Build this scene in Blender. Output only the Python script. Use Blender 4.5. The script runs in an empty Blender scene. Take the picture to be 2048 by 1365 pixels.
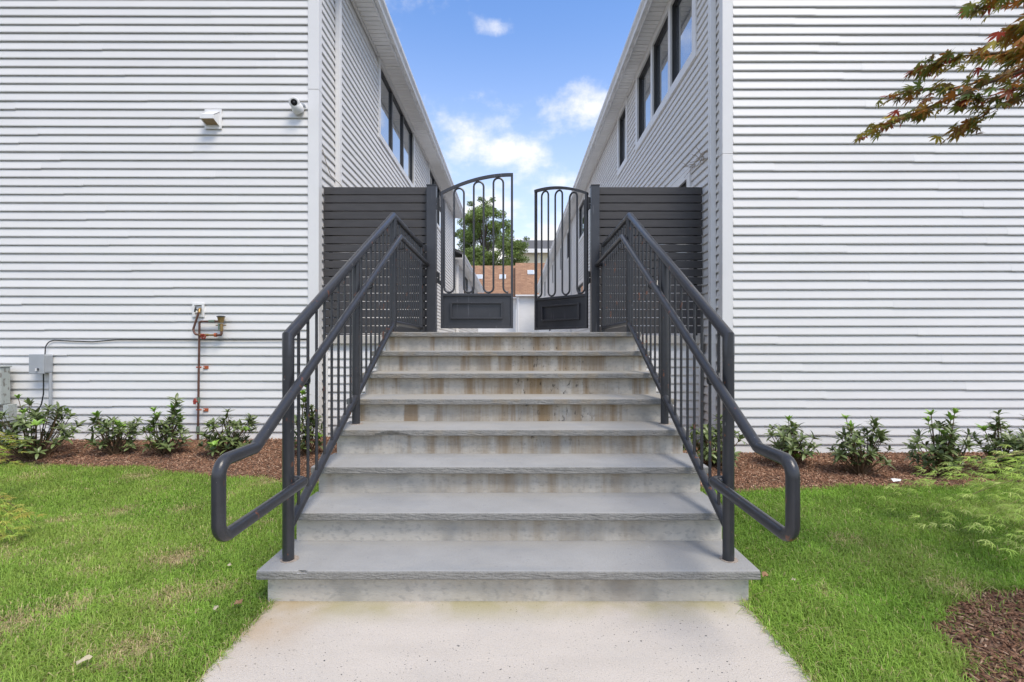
import bpy, bmesh, math, random
import numpy as np
from mathutils import Vector, Matrix
R = math.radians
random.seed(7); rng = np.random.default_rng(11)
scene = bpy.context.scene
C = scene.collection

# ---------------------------------------------------------------- camera
FPX, VX, VY, EYE = 967.0, 1030.0, 692.0, 1.235        # focal length, vanishing point (2048 px frame), eye height
cam = bpy.data.cameras.new('camera'); cam_o = bpy.data.objects.new('camera', cam); C.objects.link(cam_o)
cam_o.location = (0, 0, EYE); cam_o.rotation_euler = (R(90), 0, 0)
cam.sensor_width = 36; cam.lens = FPX / 2048 * 36
cam.shift_x = -(VX - 1024) / 2048; cam.shift_y = (VY - 682.5) / 2048
cam.clip_start = .05; cam.clip_end = 2000
scene.camera = cam_o
def P(px, py, d):                                     # a pixel seen at depth d
    return Vector(((px - VX) * d / FPX, d, EYE - (py - VY) * d / FPX))

# ---------------------------------------------------------------- world, sun, exposure
SUN_EL, SUN_AZ = 58.0, 142.0                          # azimuth clockwise from +Y: behind the camera, to the right
w = bpy.data.worlds.new('World'); scene.world = w; w.use_nodes = True
nt = w.node_tree; N = nt.nodes; L = nt.links; N.clear()
def wn(t, **k):
    n = N.new(t)
    for a, b in k.items(): setattr(n, a, b)
    return n
out = wn('ShaderNodeOutputWorld'); bg = wn('ShaderNodeBackground'); bg.inputs[1].default_value = .15
sky = wn('ShaderNodeTexSky', sky_type='NISHITA'); sky.sun_disc = False
sky.sun_elevation = R(SUN_EL); sky.sun_rotation = R(SUN_AZ); sky.air_density = 1.0; sky.dust_density = .6; sky.ozone_density = 2.2
tc = wn('ShaderNodeTexCoord'); sep = wn('ShaderNodeSeparateXYZ'); L.new(tc.outputs['Generated'], sep.inputs[0])
def wm(op, a, b=None, c=None, clamp=False):
    n = wn('ShaderNodeMath', operation=op); n.use_clamp = clamp
    for i, v in enumerate((a, b, c)):
        if v is None: continue
        if isinstance(v, (int, float)): n.inputs[i].default_value = v
        else: L.new(v, n.inputs[i])
    return n.outputs[0]
zc = wm('MAXIMUM', sep.outputs[2], 0.0)
den = wm('ADD', zc, .22)
cx = wm('DIVIDE', sep.outputs[0], den); cy = wm('DIVIDE', sep.outputs[1], den)
comb = wn('ShaderNodeCombineXYZ'); L.new(cx, comb.inputs[0]); L.new(cy, comb.inputs[1])
no = wn('ShaderNodeTexNoise'); no.inputs['Scale'].default_value = 2.3; no.inputs['Detail'].default_value = 9; no.inputs['Roughness'].default_value = .56
mp = wn('ShaderNodeMapping'); mp.inputs['Location'].default_value = (3.1, .35, 0); L.new(comb.outputs[0], mp.inputs[0]); L.new(mp.outputs[0], no.inputs['Vector'])
nf = wn('ShaderNodeTexNoise'); nf.inputs['Scale'].default_value = 9; nf.inputs['Detail'].default_value = 8; nf.inputs['Roughness'].default_value = .62
L.new(tc.outputs['Generated'], nf.inputs['Vector'])
base = wm('MULTIPLY', wm('SUBTRACT', no.outputs[0], .405), 7.0)
tot = base
# cumulus puffs seen between the two houses (direction, size, strength)
for px, py, sx, sy, k in ((985, 57, 40, 16, 1.7), (1140, 196, 72, 28, .75), (940, 252, 50, 36, .8), (1010, 308, 55, 16, .6), (1060, 400, 110, 50, .4), (1080, 120, 190, 50, -.9), (870, 130, 90, 70, -.6), (1180, 290, 90, 30, -.7), (1030, 205, 45, 50, -.75), (900, 320, 40, 30, -.4), (1000, 350, 160, 45, -.35)):
    d = P(px, py, 1.0) - Vector((0, 0, EYE)); d.normalize()
    el = math.asin(d.z)
    dz = wm('DIVIDE', wm('SUBTRACT', sep.outputs[2], d.z), sy / FPX * .8)
    dx = wm('DIVIDE', wm('SUBTRACT', sep.outputs[0], d.x), sx / FPX * .85)
    q = wm('ADD', wm('MULTIPLY', dz, dz), wm('MULTIPLY', dx, dx))
    front = wm('GREATER_THAN', sep.outputs[1], 0.0)
    g = wm('MULTIPLY', wm('MULTIPLY', wm('EXPONENT', wm('MULTIPLY', q, -.55)), k), front)
    tot = wm('ADD', tot, g)
tot = wm('ADD', tot, wm('MULTIPLY', wm('SUBTRACT', nf.outputs[0], .5), 3.6))
ramp = wn('ShaderNodeMapRange', interpolation_type='SMOOTHSTEP'); ramp.inputs['From Min'].default_value = .05; ramp.inputs['From Max'].default_value = 1.9
L.new(tot, ramp.inputs[0])
haze = wn('ShaderNodeMapRange', interpolation_type='SMOOTHSTEP'); haze.inputs['From Min'].default_value = .62; haze.inputs['From Max'].default_value = .05
haze.inputs['To Min'].default_value = 0; haze.inputs['To Max'].default_value = .72; L.new(sep.outputs[2], haze.inputs[0])
mh = wn('ShaderNodeMix', data_type='RGBA'); L.new(haze.outputs[0], mh.inputs[0])
tint = wn('ShaderNodeMix', data_type='RGBA', blend_type='MULTIPLY'); tint.inputs[0].default_value = 1
L.new(sky.outputs[0], tint.inputs[6]); tint.inputs[7].default_value = (.95, 1.16, 1.42, 1)
L.new(tint.outputs[2], mh.inputs[6]); mh.inputs[7].default_value = (5.1, 5.35, 5.65, 1)
mc = wn('ShaderNodeMix', data_type='RGBA'); L.new(ramp.outputs[0], mc.inputs[0]); L.new(mh.outputs[2], mc.inputs[6]); mc.inputs[7].default_value = (5.95, 5.75, 5.45, 1)
L.new(mc.outputs[2], bg.inputs[0]); L.new(bg.outputs[0], out.inputs[0])

sl = bpy.data.lights.new('sun', 'SUN'); sl.energy = 2.3; sl.angle = R(24); sl.color = (1, .90, .76)
so = bpy.data.objects.new('sun', sl); C.objects.link(so)
sd = Vector((math.sin(R(SUN_AZ)) * math.cos(R(SUN_EL)), math.cos(R(SUN_AZ)) * math.cos(R(SUN_EL)), math.sin(R(SUN_EL))))
so.rotation_euler = (-sd).to_track_quat('-Z', 'Y').to_euler(); so.location = (3, -6, 12)
vs = scene.view_settings; vs.view_transform = 'Standard'; vs.look = 'None'; vs.gamma = 1; vs.use_curve_mapping = False; vs.exposure = .48
scene.render.engine = 'CYCLES'; scene.cycles.max_bounces = 8; scene.cycles.diffuse_bounces = 6; scene.cycles.transmission_bounces = 3; scene.cycles.caustics_reflective = False; scene.cycles.caustics_refractive = False

# ---------------------------------------------------------------- helpers: materials
def mat(name, col, rough=.6, var=.06, vscale=6.0, bump=0.0, bscale=80.0, obj_var=0.0, spec=.5, stretch=(1, 1, 1), metallic=0.0):
    m = bpy.data.materials.new(name); m.use_nodes = True
    t = m.node_tree; b = t.nodes['Principled BSDF']
    b.inputs['Roughness'].default_value = rough; b.inputs['Specular IOR Level'].default_value = spec; b.inputs['Metallic'].default_value = metallic
    geo = t.nodes.new('ShaderNodeNewGeometry')
    mpn = t.nodes.new('ShaderNodeMapping'); mpn.inputs['Scale'].default_value = stretch
    t.links.new(geo.outputs['Position'], mpn.inputs[0])
    n1 = t.nodes.new('ShaderNodeTexNoise'); n1.inputs['Scale'].default_value = vscale; n1.inputs['Detail'].default_value = 3
    t.links.new(mpn.outputs[0], n1.inputs['Vector'])
    mr = t.nodes.new('ShaderNodeMapRange'); mr.inputs['From Min'].default_value = .3; mr.inputs['From Max'].default_value = .7
    mr.inputs['To Min'].default_value = 1 - var; mr.inputs['To Max'].default_value = 1 + var
    t.links.new(n1.outputs[0], mr.inputs[0]); fac = mr.outputs[0]
    if obj_var:
        oi = t.nodes.new('ShaderNodeObjectInfo'); m2 = t.nodes.new('ShaderNodeMapRange')
        m2.inputs['To Min'].default_value = 1 - obj_var; m2.inputs['To Max'].default_value = 1 + obj_var
        t.links.new(oi.outputs['Random'], m2.inputs[0])
        mu = t.nodes.new('ShaderNodeMath'); mu.operation = 'MULTIPLY'; t.links.new(fac, mu.inputs[0]); t.links.new(m2.outputs[0], mu.inputs[1]); fac = mu.outputs[0]
    vm = t.nodes.new('ShaderNodeVectorMath'); vm.operation = 'SCALE'; vm.inputs[0].default_value = col[:3]
    t.links.new(fac, vm.inputs['Scale']); t.links.new(vm.outputs[0], b.inputs['Base Color'])
    if bump:
        n2 = t.nodes.new('ShaderNodeTexNoise'); n2.inputs['Scale'].default_value = bscale; n2.inputs['Detail'].default_value = 2
        t.links.new(mpn.outputs[0], n2.inputs['Vector'])
        bp = t.nodes.new('ShaderNodeBump'); bp.inputs['Strength'].default_value = bump; bp.inputs['Distance'].default_value = .01
        t.links.new(n2.outputs[0], bp.inputs['Height']); t.links.new(bp.outputs[0], b.inputs['Normal'])
    m['c'] = 1
    return m
def nodes(m): return m.node_tree, m.node_tree.nodes['Principled BSDF']
def addn(t, typ, **k):
    n = t.nodes.new(typ)
    for a, b in k.items(): setattr(n, a, b)
    return n
def layer(m, fac, col):                                # paint col over the base colour where fac is high
    t, b = nodes(m); old = b.inputs['Base Color'].links[0].from_socket
    mx = addn(t, 'ShaderNodeMix', data_type='RGBA'); t.links.new(fac, mx.inputs[0]); t.links.new(old, mx.inputs[6]); mx.inputs[7].default_value = (*col, 1)
    t.links.new(mx.outputs[2], b.inputs['Base Color'])
def noise_mask(m, scale, lo, hi, stretch=(1, 1, 1), amt=1.0, detail=3, off=(0, 0, 0), rough=.55):
    t, b = nodes(m); g = addn(t, 'ShaderNodeNewGeometry'); mpn = addn(t, 'ShaderNodeMapping'); mpn.inputs['Scale'].default_value = stretch; mpn.inputs['Location'].default_value = off
    t.links.new(g.outputs['Position'], mpn.inputs[0]); n = addn(t, 'ShaderNodeTexNoise'); n.inputs['Scale'].default_value = scale; n.inputs['Detail'].default_value = detail; n.inputs['Roughness'].default_value = rough
    t.links.new(mpn.outputs[0], n.inputs['Vector'])
    r = addn(t, 'ShaderNodeMapRange'); r.inputs['From Min'].default_value = lo; r.inputs['From Max'].default_value = hi; r.inputs['To Max'].default_value = amt
    t.links.new(n.outputs[0], r.inputs[0]); return r.outputs[0]
def axis_mask(m, axis, a, b_, c, d_):                  # 0 below a, 1 between b and c, 0 above d (world metres)
    t, b = nodes(m); g = addn(t, 'ShaderNodeNewGeometry'); s = addn(t, 'ShaderNodeSeparateXYZ'); t.links.new(g.outputs['Position'], s.inputs[0])
    o = []
    for lo, hi in ((a, b_), (d_, c)):
        r = addn(t, 'ShaderNodeMapRange', interpolation_type='SMOOTHSTEP'); r.inputs['From Min'].default_value = lo; r.inputs['From Max'].default_value = hi
        t.links.new(s.outputs[axis], r.inputs[0]); o.append(r.outputs[0])
    return mulm(m, *o)
def mulm(m, a, b_):
    t, b = nodes(m); n = addn(t, 'ShaderNodeMath', operation='MULTIPLY'); t.links.new(a, n.inputs[0])
    if isinstance(b_, float): n.inputs[1].default_value = b_
    else: t.links.new(b_, n.inputs[1])
    return n.outputs[0]

M = {}
M['siding'] = mat('siding', (.715, .704, .685), .45, .025, 1.2, .10, 60, .026, .4, (1, 1, 6))
layer(M['siding'], noise_mask(M['siding'], 2.2, .56, .75, (1, 1, .5), .10), (.55, .55, .53))
M['trim'] = mat('trim_white', (.74, .73, .715), .4, .02, 3, .02, 50, .012)
layer(M['trim'], noise_mask(M['trim'], 5, .58, .75, (1, 1, .4), .12), (.5, .5, .48))
M['soffit'] = mat('soffit_vinyl', (.80, .80, .79), .5, .03, 4, 0, 1, .02)
M['gutter'] = mat('gutter', (.74, .745, .75), .45, .05, 2)
layer(M['gutter'], noise_mask(M['gutter'], 7, .5, .7, (1, 1, 3), .35), (.42, .42, .40))
M['rail'] = mat('rail_paint', (.032, .0335, .0385), .30, .10, 20, .05, 200, 0, .5)
layer(M['rail'], noise_mask(M['rail'], 26, .66, .70, (1, 1, .6), .8), (.16, .06, .03))
layer(M['rail'], noise_mask(M['rail'], 60, .71, .74, (1, 1, .35), .6), (.30, .29, .29))
M['slat'] = mat('slat_paint', (.060, .0565, .0565), .5, .10, 5, .15, 60, .07, .35, (1, 6, 6))
M['gate'] = mat('gate_paint', (.038, .0393, .045), .35, .10, 9, .04, 120)
layer(M['gate'], noise_mask(M['gate'], 18, .64, .72, (2, 2, .18), .35), (.20, .20, .21))
M['hinge'] = mat('hinge_metal', (.03, .03, .032), .4)
M['wframe'] = mat('window_frame', (.035, .036, .038), .45, .04)
M['stone'] = mat('bluestone', (.335, .332, .322), .75, .08, 3.5, .35, 120, .035, .25)
layer(M['stone'], noise_mask(M['stone'], 1.7, .52, .66, (1, 1, 1), .35), (.31, .305, .285))
layer(M['stone'], noise_mask(M['stone'], 2.6, .5, .62, (.6, 1.6, 1), .30, off=(5, 2, 1)), (.235, .25, .265))
layer(M['stone'], mulm(M['stone'], noise_mask(M['stone'], 3, .3, .5, amt=.75), axis_mask(M['stone'], 2, .45, 1.0, 5, 6)), (.365, .335, .275))
layer(M['stone'], noise_mask(M['stone'], 40, .66, .72, amt=.4), (.20, .20, .20))
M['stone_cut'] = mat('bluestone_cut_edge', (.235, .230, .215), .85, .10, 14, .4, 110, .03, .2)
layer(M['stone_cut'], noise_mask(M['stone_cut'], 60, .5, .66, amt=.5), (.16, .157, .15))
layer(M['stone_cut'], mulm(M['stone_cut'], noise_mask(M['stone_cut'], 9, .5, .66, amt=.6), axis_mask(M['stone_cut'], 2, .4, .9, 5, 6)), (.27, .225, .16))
m = M['riser'] = mat('riser_concrete', (.50, .468, .41), .85, .07, 8, .22, 70, 0, .2, (1, 1, 2.5))
layer(m, noise_mask(m, 3.5, .45, .62, (1, 1, 1.2), .5), (.58, .545, .48))
layer(m, noise_mask(m, 4.2, .50, .66, (1, 1, .8), .75, off=(3, 1, 7)), (.33, .315, .285))
layer(m, noise_mask(m, 30, .52, .66, (1, 1, 1.5), .5, off=(1, 5, 7)), (.31, .30, .28))
stk = noise_mask(m, 7.5, .38, .63, (1, .6, .07), .9, 7, (1.3, 0, 0), .65)
layer(m, mulm(m, mulm(m, stk, axis_mask(m, 0, -.75, .05, .45, 1.0)), axis_mask(m, 2, -.35, .85, 5, 6)), (.27, .19, .10))
stk = noise_mask(m, 9, .50, .64, (1, .6, .06), .8, 7, (7.3, 0, 0), .6)
layer(m, mulm(m, stk, axis_mask(m, 2, .2, .7, 1.5, 1.6)), (.26, .18, .10))
stk = noise_mask(m, 38, .575, .66, (1, 1, .45), .8, 5, (2, 0, 0), .7)
layer(m, mulm(m, mulm(m, stk, axis_mask(m, 0, -.2, .12, .45, .75)), axis_mask(m, 2, .45, .7, 1.5, 1.6)), (.035, .03, .025))
m = M['path'] = mat('path_concrete', (.55, .498, .437), .9, .05, 5, .45, 240, 0, .15, (.5, 1.3, 1))
layer(m, noise_mask(m, 220, .54, .68, amt=.6, detail=2), (.33, .30, .27))
layer(m, noise_mask(m, 2.2, .5, .68, amt=.35), (.50, .47, .43))
layer(m, mulm(m, noise_mask(m, 62, .705, .715, amt=.9, detail=1), noise_mask(m, 2.1, .40, .58, detail=1)), (.07, .07, .07))
layer(m, noise_mask(m, 130, .72, .73, amt=.8, detail=1, off=(4, 4, 0)), (.10, .10, .10))
layer(m, mulm(m, noise_mask(m, 3, .35, .6, amt=.75), axis_mask(m, 1, 2.10, 2.33, 9, 10)), (.36, .33, .17))
layer(m, mulm(m, mulm(m, noise_mask(m, 3, .3, .6, amt=.7), axis_mask(m, 1, 1.75, 2.2, 9, 10)), axis_mask(m, 0, -3, -2, -1.1, -.8)), (.42, .30, .17))
M['cap'] = mat('cap_stone', (.50, .47, .42), .85, .08, 10, .2, 60)
M['conc'] = mat('foundation', (.30, .29, .28), .9, .1, 6, .2, 40)
M['soil'] = mat('soil', (.055, .050, .028), .95, .35, 9, .6, 40)
M['mulch_base'] = mat('mulch_soil', (.14, .08, .05), .95, .4, 25, .8, 60)
M['court'] = mat('court_paving', (.48, .46, .43), .9, .08, 3)
M['grey_box'] = mat('utility_grey', (.36, .38, .40), .45, .05, 10)
M['cab'] = mat('cabinet_paint', (.40, .43, .40), .55, .06, 8)
layer(M['cab'], noise_mask(M['cab'], 26, .55, .62, (1, 1, .6), .8), (.16, .14, .12))
M['black'] = mat('black_rubber', (.015, .015, .016), .5)
M['copper'] = mat('aged_copper', (.16, .085, .065), .45, .25, 30, 0, 1, 0, .5, (1, 1, 1), .5)
M['brass'] = mat('brass', (.33, .22, .09), .4, .25, 40, 0, 1, 0, .5, (1, 1, 1), .6)
M['patina'] = mat('patina', (.14, .19, .14), .6, .3, 60)
M['redp'] = mat('red_paint', (.36, .045, .03), .5, .2, 50)
M['orange'] = mat('orange_clip', (.42, .095, .03), .5, .15, 50)
M['plastic'] = mat('white_plastic', (.78, .775, .76), .35, .02, 10)
M['beige'] = mat('hood_inside', (.33, .24, .13), .7, .15, 30)
M['lens'] = mat('lens', (.012, .012, .014), .12)
M['twig'] = mat('dry_twig', (.33, .27, .21), .8, .2, 40)
M['wire'] = mat('loose_wire', (.35, .29, .22), .6, .1, 40)
M['stem'] = mat('stem_bark', (.12, .075, .04), .8, .25, 40)
M['lime_stem'] = mat('young_bark', (.22, .20, .07), .7, .2, 30)
M['bark'] = mat('bark', (.10, .075, .06), .9, .3, 14, .6, 30)
M['roof_dark'] = mat('roof_grey', (.11, .11, .115), .9, .15, 8, .3, 20)
M['stucco'] = mat('beige_stucco', (.58, .52, .38), .9, .04, .5)
M['grout'] = mat('grout', (.36, .30, .25), .9, .3, 60, .3, 90)
M['paper'] = mat('paper_scrap', (.75, .75, .74), .7)
M['dead'] = mat('dead_leaf', (.28, .16, .08), .8, .3, 30)
M['dead2'] = mat('pale_leaf', (.46, .40, .27), .8, .2, 30)
def glass_mat():
    m = bpy.data.materials.new('window_glass'); m.use_nodes = True; t, b = nodes(m)
    b.inputs['Base Color'].default_value = (.09, .10, .115, 1); b.inputs['Roughness'].default_value = .02; b.inputs['IOR'].default_value = 2.6
    gl = addn(t, 'ShaderNodeBsdfGlossy'); gl.inputs['Roughness'].default_value = .015; gl.inputs['Color'].default_value = (.92, .95, .97, 1); mx = addn(t, 'ShaderNodeMixShader'); mx.inputs[0].default_value = .45
    t.links.new(b.outputs[0], mx.inputs[1]); t.links.new(gl.outputs[0], mx.inputs[2]); t.links.new(mx.outputs[0], t.nodes['Material Output'].inputs[0])
    return m
M['glass'] = glass_mat()
def shingle_mat():
    m = mat('brown_shingles', (.33, .165, .095), .9, .16, 2.5, .3, 12)
    t, b = nodes(m)
    tcn = addn(t, 'ShaderNodeNewGeometry'); mpn = addn(t, 'ShaderNodeMapping'); mpn.inputs['Rotation'].default_value = (0, 0, 0)
    s = addn(t, 'ShaderNodeSeparateXYZ'); t.links.new(tcn.outputs['Position'], s.inputs[0]); cb = addn(t, 'ShaderNodeCombineXYZ'); t.links.new(s.outputs[0], cb.inputs[0]); t.links.new(s.outputs[2], cb.inputs[1])
    br = addn(t, 'ShaderNodeTexBrick'); br.inputs['Scale'].default_value = 1; br.inputs['Brick Width'].default_value = .42; br.inputs['Row Height'].default_value = .17; br.inputs['Mortar Size'].default_value = .012
    br.inputs['Color1'].default_value = (.36, .22, .13, 1); br.inputs['Color2'].default_value = (.22, .13, .08, 1); br.inputs['Mortar'].default_value = (.15, .08, .05, 1)
    t.links.new(cb.outputs[0], br.inputs['Vector']); old = b.inputs['Base Color'].links[0].from_socket
    mx = addn(t, 'ShaderNodeMix', data_type='RGBA'); mx.inputs[0].default_value = .7; t.links.new(old, mx.inputs[6]); t.links.new(br.outputs[0], mx.inputs[7]); t.links.new(mx.outputs[2], b.inputs['Base Color'])
    return m
M['shingle'] = shingle_mat()
M['skypane'] = mat('skylight_pane', (.45, .50, .56), .3, .03)
def leaf_mat(name, cols, rough=.4, trans=.25, attr=None, spec=.4):
    m = bpy.data.materials.new(name); m.use_nodes = True; t, b = nodes(m)
    b.inputs['Roughness'].default_value = rough; b.inputs['Specular IOR Level'].default_value = spec
    if attr:
        src = addn(t, 'ShaderNodeAttribute', attribute_name=attr).outputs['Color']
    else:
        oi = addn(t, 'ShaderNodeObjectInfo'); cr = addn(t, 'ShaderNodeValToRGB'); cr.color_ramp.elements[0].color = (*cols[0], 1); cr.color_ramp.elements[1].color = (*cols[-1], 1)
        for i, c in enumerate(cols[1:-1]): e = cr.color_ramp.elements.new((i + 1) / (len(cols) - 1)); e.color = (*c, 1)
        t.links.new(oi.outputs['Random'], cr.inputs[0]); src = cr.outputs[0]
    t.links.new(src, b.inputs['Base Color'])
    tr = addn(t, 'ShaderNodeBsdfTranslucent'); t.links.new(src, tr.inputs[0]); mx = addn(t, 'ShaderNodeMixShader'); mx.inputs[0].default_value = trans
    t.links.new(b.outputs[0], mx.inputs[1]); t.links.new(tr.outputs[0], mx.inputs[2]); t.links.new(mx.outputs[0], t.nodes['Material Output'].inputs[0])
    return m
M['grass'] = leaf_mat('grass_blades', None, .5, .32, 'Col', .25)
M['feather'] = leaf_mat('laceleaf', None, .55, .4, 'Col', .25)
M['treeleaf'] = leaf_mat('tree_leaves', None, .5, .3, 'Col', .3)
M['chips'] = leaf_mat('mulch_chips', None, .9, .0, 'Col', .15)
M['rhodo'] = leaf_mat('rhododendron_leaf', None, .36, .12, 'Col', .5)
M['maple'] = leaf_mat('maple_leaf', MPAL := [(.20, .23, .05), (.36, .17, .04), (.26, .28, .05), (.20, .14, .06), (.48, .19, .04), (.17, .24, .06), (.45, .36, .06), (.40, .07, .05)], .5, .3)

# ---------------------------------------------------------------- helpers: objects
I4 = Matrix.Identity(4)
WORLD = {}
def mesh_from(name, v, f, smooth=False):
    me = bpy.data.meshes.new(name); me.from_pydata([tuple(p) for p in v], [], f)
    bm = bmesh.new(); bm.from_mesh(me); bmesh.ops.recalc_face_normals(bm, faces=bm.faces[:]); bm.to_mesh(me); bm.free()
    if smooth: me.polygons.foreach_set('use_smooth', [True] * len(me.polygons))
    return me
def link(name, me, mt=None, parent=None, mw=I4):
    o = bpy.data.objects.new(name, me); C.objects.link(o)
    if mt is not None and me is not None and not me.materials: me.materials.append(M[mt] if isinstance(mt, str) else mt)
    if parent is not None: o.parent = parent; o.matrix_basis = WORLD[parent.name].inverted() @ mw
    else: o.matrix_basis = mw
    WORLD[o.name] = mw.copy(); return o
def tag(o, label=None, cat=None, group=None, kind=None):
    for k, v in (('label', label), ('category', cat), ('group', group), ('kind', kind)):
        if v: o[k] = v
    return o
def thing(name, loc, label, cat, group=None):
    o = link(name, None, mw=Matrix.Translation(Vector(loc))); return tag(o, label, cat, group)
class MB:
    def __init__(s): s.v = []; s.f = []
    def add(s, vs, fs):
        o = len(s.v); s.v += [Vector(p) for p in vs]; s.f += [tuple(i + o for i in q) for q in fs]; return s
    def box(s, a, b):
        (x0, y0, z0), (x1, y1, z1) = a, b
        return s.add([(x0, y0, z0), (x1, y0, z0), (x1, y1, z0), (x0, y1, z0), (x0, y0, z1), (x1, y0, z1), (x1, y1, z1), (x0, y1, z1)],
                     [(0, 3, 2, 1), (4, 5, 6, 7), (0, 1, 5, 4), (1, 2, 6, 5), (2, 3, 7, 6), (3, 0, 4, 7)])
    def prism(s, prof, axis, a, b):                    # closed profile pushed along an axis from a to b
        n = len(prof)
        def pt(p, t): q = list(p); q.insert(axis, t); return tuple(q)
        return s.add([pt(p, a) for p in prof] + [pt(p, b) for p in prof], [tuple(range(n)), tuple(range(2 * n - 1, n - 1, -1))] + [(i, (i + 1) % n, n + (i + 1) % n, n + i) for i in range(n)])
    def tube(s, pts, r, n=12, closed_caps=True):       # mitred sweep
        pts = [Vector(p) for p in pts]; rr = r if isinstance(r, (list, tuple)) else [r] * len(pts)
        d0 = (pts[1] - pts[0]).normalized(); up = Vector((0, 0, 1)) if abs(d0.z) < .9 else Vector((1, 0, 0))
        a = d0.cross(up).normalized(); b = d0.cross(a)
        vs = [pts[0] + rr[0] * (math.cos(2 * math.pi * k / n) * a + math.sin(2 * math.pi * k / n) * b) for k in range(n)]
        din = d0
        for i in range(1, len(pts)):
            dout = (pts[i + 1] - pts[i]).normalized() if i + 1 < len(pts) else din
            nb = din + dout; nb = nb.normalized() if nb.length > 1e-4 else din
            ring = [pts[i] + rr[i] * (math.cos(2 * math.pi * k / n) * a + math.sin(2 * math.pi * k / n) * b) for k in range(n)]
            for q in ring: vs.append(q - din * ((q - pts[i]).dot(nb) / max(din.dot(nb), .2)))
            rot = din.rotation_difference(dout); a = rot @ a; b = rot @ b; din = dout
        m = len(pts); fs = [(i * n + k, i * n + (k + 1) % n, (i + 1) * n + (k + 1) % n, (i + 1) * n + k) for i in range(m - 1) for k in range(n)]
        if closed_caps: fs += [tuple(range(n - 1, -1, -1)), tuple((m - 1) * n + k for k in range(n))]
        return s.add(vs, fs)
    def lathe(s, prof, n=20, mw=I4):                   # (r, z) profile about local z
        vs = [mw @ Vector((r * math.cos(2 * math.pi * k / n), r * math.sin(2 * math.pi * k / n), z)) for r, z in prof for k in range(n)]
        m = len(prof); fs = [(i * n + k, i * n + (k + 1) % n, (i + 1) * n + (k + 1) % n, (i + 1) * n + k) for i in range(m - 1) for k in range(n)]
        fs += [tuple(range(n)), tuple((m - 1) * n + k for k in range(n))]
        return s.add(vs, fs)
    def build(s, name, mt, parent=None, mw=I4, smooth=False, bevel=0):
        vs = [mw @ p for p in s.v]
        lo = Vector([min(p[i] for p in vs) for i in range(3)]); hi = Vector([max(p[i] for p in vs) for i in range(3)]); c = (lo + hi) / 2
        if parent is None: c.z = lo.z
        me = mesh_from(name, [p - c for p in vs], s.f, smooth)
        o = link(name, me, mt, parent, Matrix.Translation(c))
        if smooth:
            try: me.set_sharp_from_angle(angle=R(38))
            except Exception: pass
        if bevel:
            b = o.modifiers.new('bevel', 'BEVEL'); b.width = bevel; b.segments = 2; b.limit_method = 'ANGLE'
        return o
def fillet(pts, rad, n=7):
    pts = [Vector(p) for p in pts]; outp = [pts[0]]
    for i in range(1, len(pts) - 1):
        r = rad[i] if isinstance(rad, (list, tuple)) else rad
        a, b, c = pts[i - 1], pts[i], pts[i + 1]; u = (a - b).normalized(); v = (c - b).normalized()
        ang = u.angle(v)
        if r <= 0 or ang > math.pi - .02: outp.append(b); continue
        t = min(r / math.tan(ang / 2), (a - b).length * .49, (c - b).length * .49)
        p, q = b + u * t, b + v * t
        r2 = t * math.tan(ang / 2); ctr = b + (u + v).normalized() * (r2 / math.sin(ang / 2))
        e0, e1 = p - ctr, q - ctr; tot = e0.angle(e1)
        for k in range(n + 1):
            s = k / n; outp.append(ctr + (math.sin((1 - s) * tot) * e0 + math.sin(s * tot) * e1) / math.sin(tot))
    outp.append(pts[-1]); return outp
def np_mesh(name, V, F, cols=None, mt=None, parent=None, kind='stuff', smooth=False):
    """V (n,3), F list of arrays (m,k) of polygons; cols (n,3) point colours"""
    me = bpy.data.meshes.new(name); me.vertices.add(len(V)); me.vertices.foreach_set('co', V.astype(np.float32).ravel())
    idx = np.concatenate([f.ravel() for f in F]).astype(np.int32); sizes = np.concatenate([np.full(len(f), f.shape[1]) for f in F]).astype(np.int32)
    starts = np.concatenate([[0], np.cumsum(sizes)[:-1]]).astype(np.int32)
    me.loops.add(len(idx)); me.loops.foreach_set('vertex_index', idx); me.polygons.add(len(sizes)); me.polygons.foreach_set('loop_start', starts); me.polygons.foreach_set('loop_total', sizes)
    if smooth: me.polygons.foreach_set('use_smooth', np.ones(len(sizes), bool))
    me.update(calc_edges=True)
    if cols is not None:
        at = me.color_attributes.new('Col', 'FLOAT_COLOR', 'POINT'); at.data.foreach_set('color', np.c_[cols, np.ones(len(cols))].astype(np.float32).ravel())
    o = link(name, me, mt, parent)
    if kind: o['kind'] = kind
    return o
def vnoise(x, y, seed, cell):
    g = np.random.default_rng(seed).random((64, 64)); u = x / cell + 500; v = y / cell + 500
    i = np.floor(u).astype(int); j = np.floor(v).astype(int); fu = u - i; fv = v - j; fu = fu * fu * (3 - 2 * fu); fv = fv * fv * (3 - 2 * fv)
    a = g[i % 64, j % 64]; b = g[(i + 1) % 64, j % 64]; c = g[i % 64, (j + 1) % 64]; d = g[(i + 1) % 64, (j + 1) % 64]
    return (a * (1 - fu) + b * fu) * (1 - fv) + (c * (1 - fu) + d * fu) * fv
def frame(ox, oy, nx, ny):                             # wall frame: local x along the wall, y outwards, z up
    return Matrix.Translation((ox, oy, 0)) @ Matrix.Rotation(math.atan2(-nx, ny), 4, 'Z')

# ---------------------------------------------------------------- dimensions
T, RZ, D1, SCX, SW = .305, .170, 2.338, -.033, 2.328   # tread run, rise, first riser, stair centre, width
TOP = 8 * RZ
LX, LY, RX, RY = -2.37, 5.80, 2.33, 5.40               # inner front corners of the two houses
FY = 5.92                                              # fence plane

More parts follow.
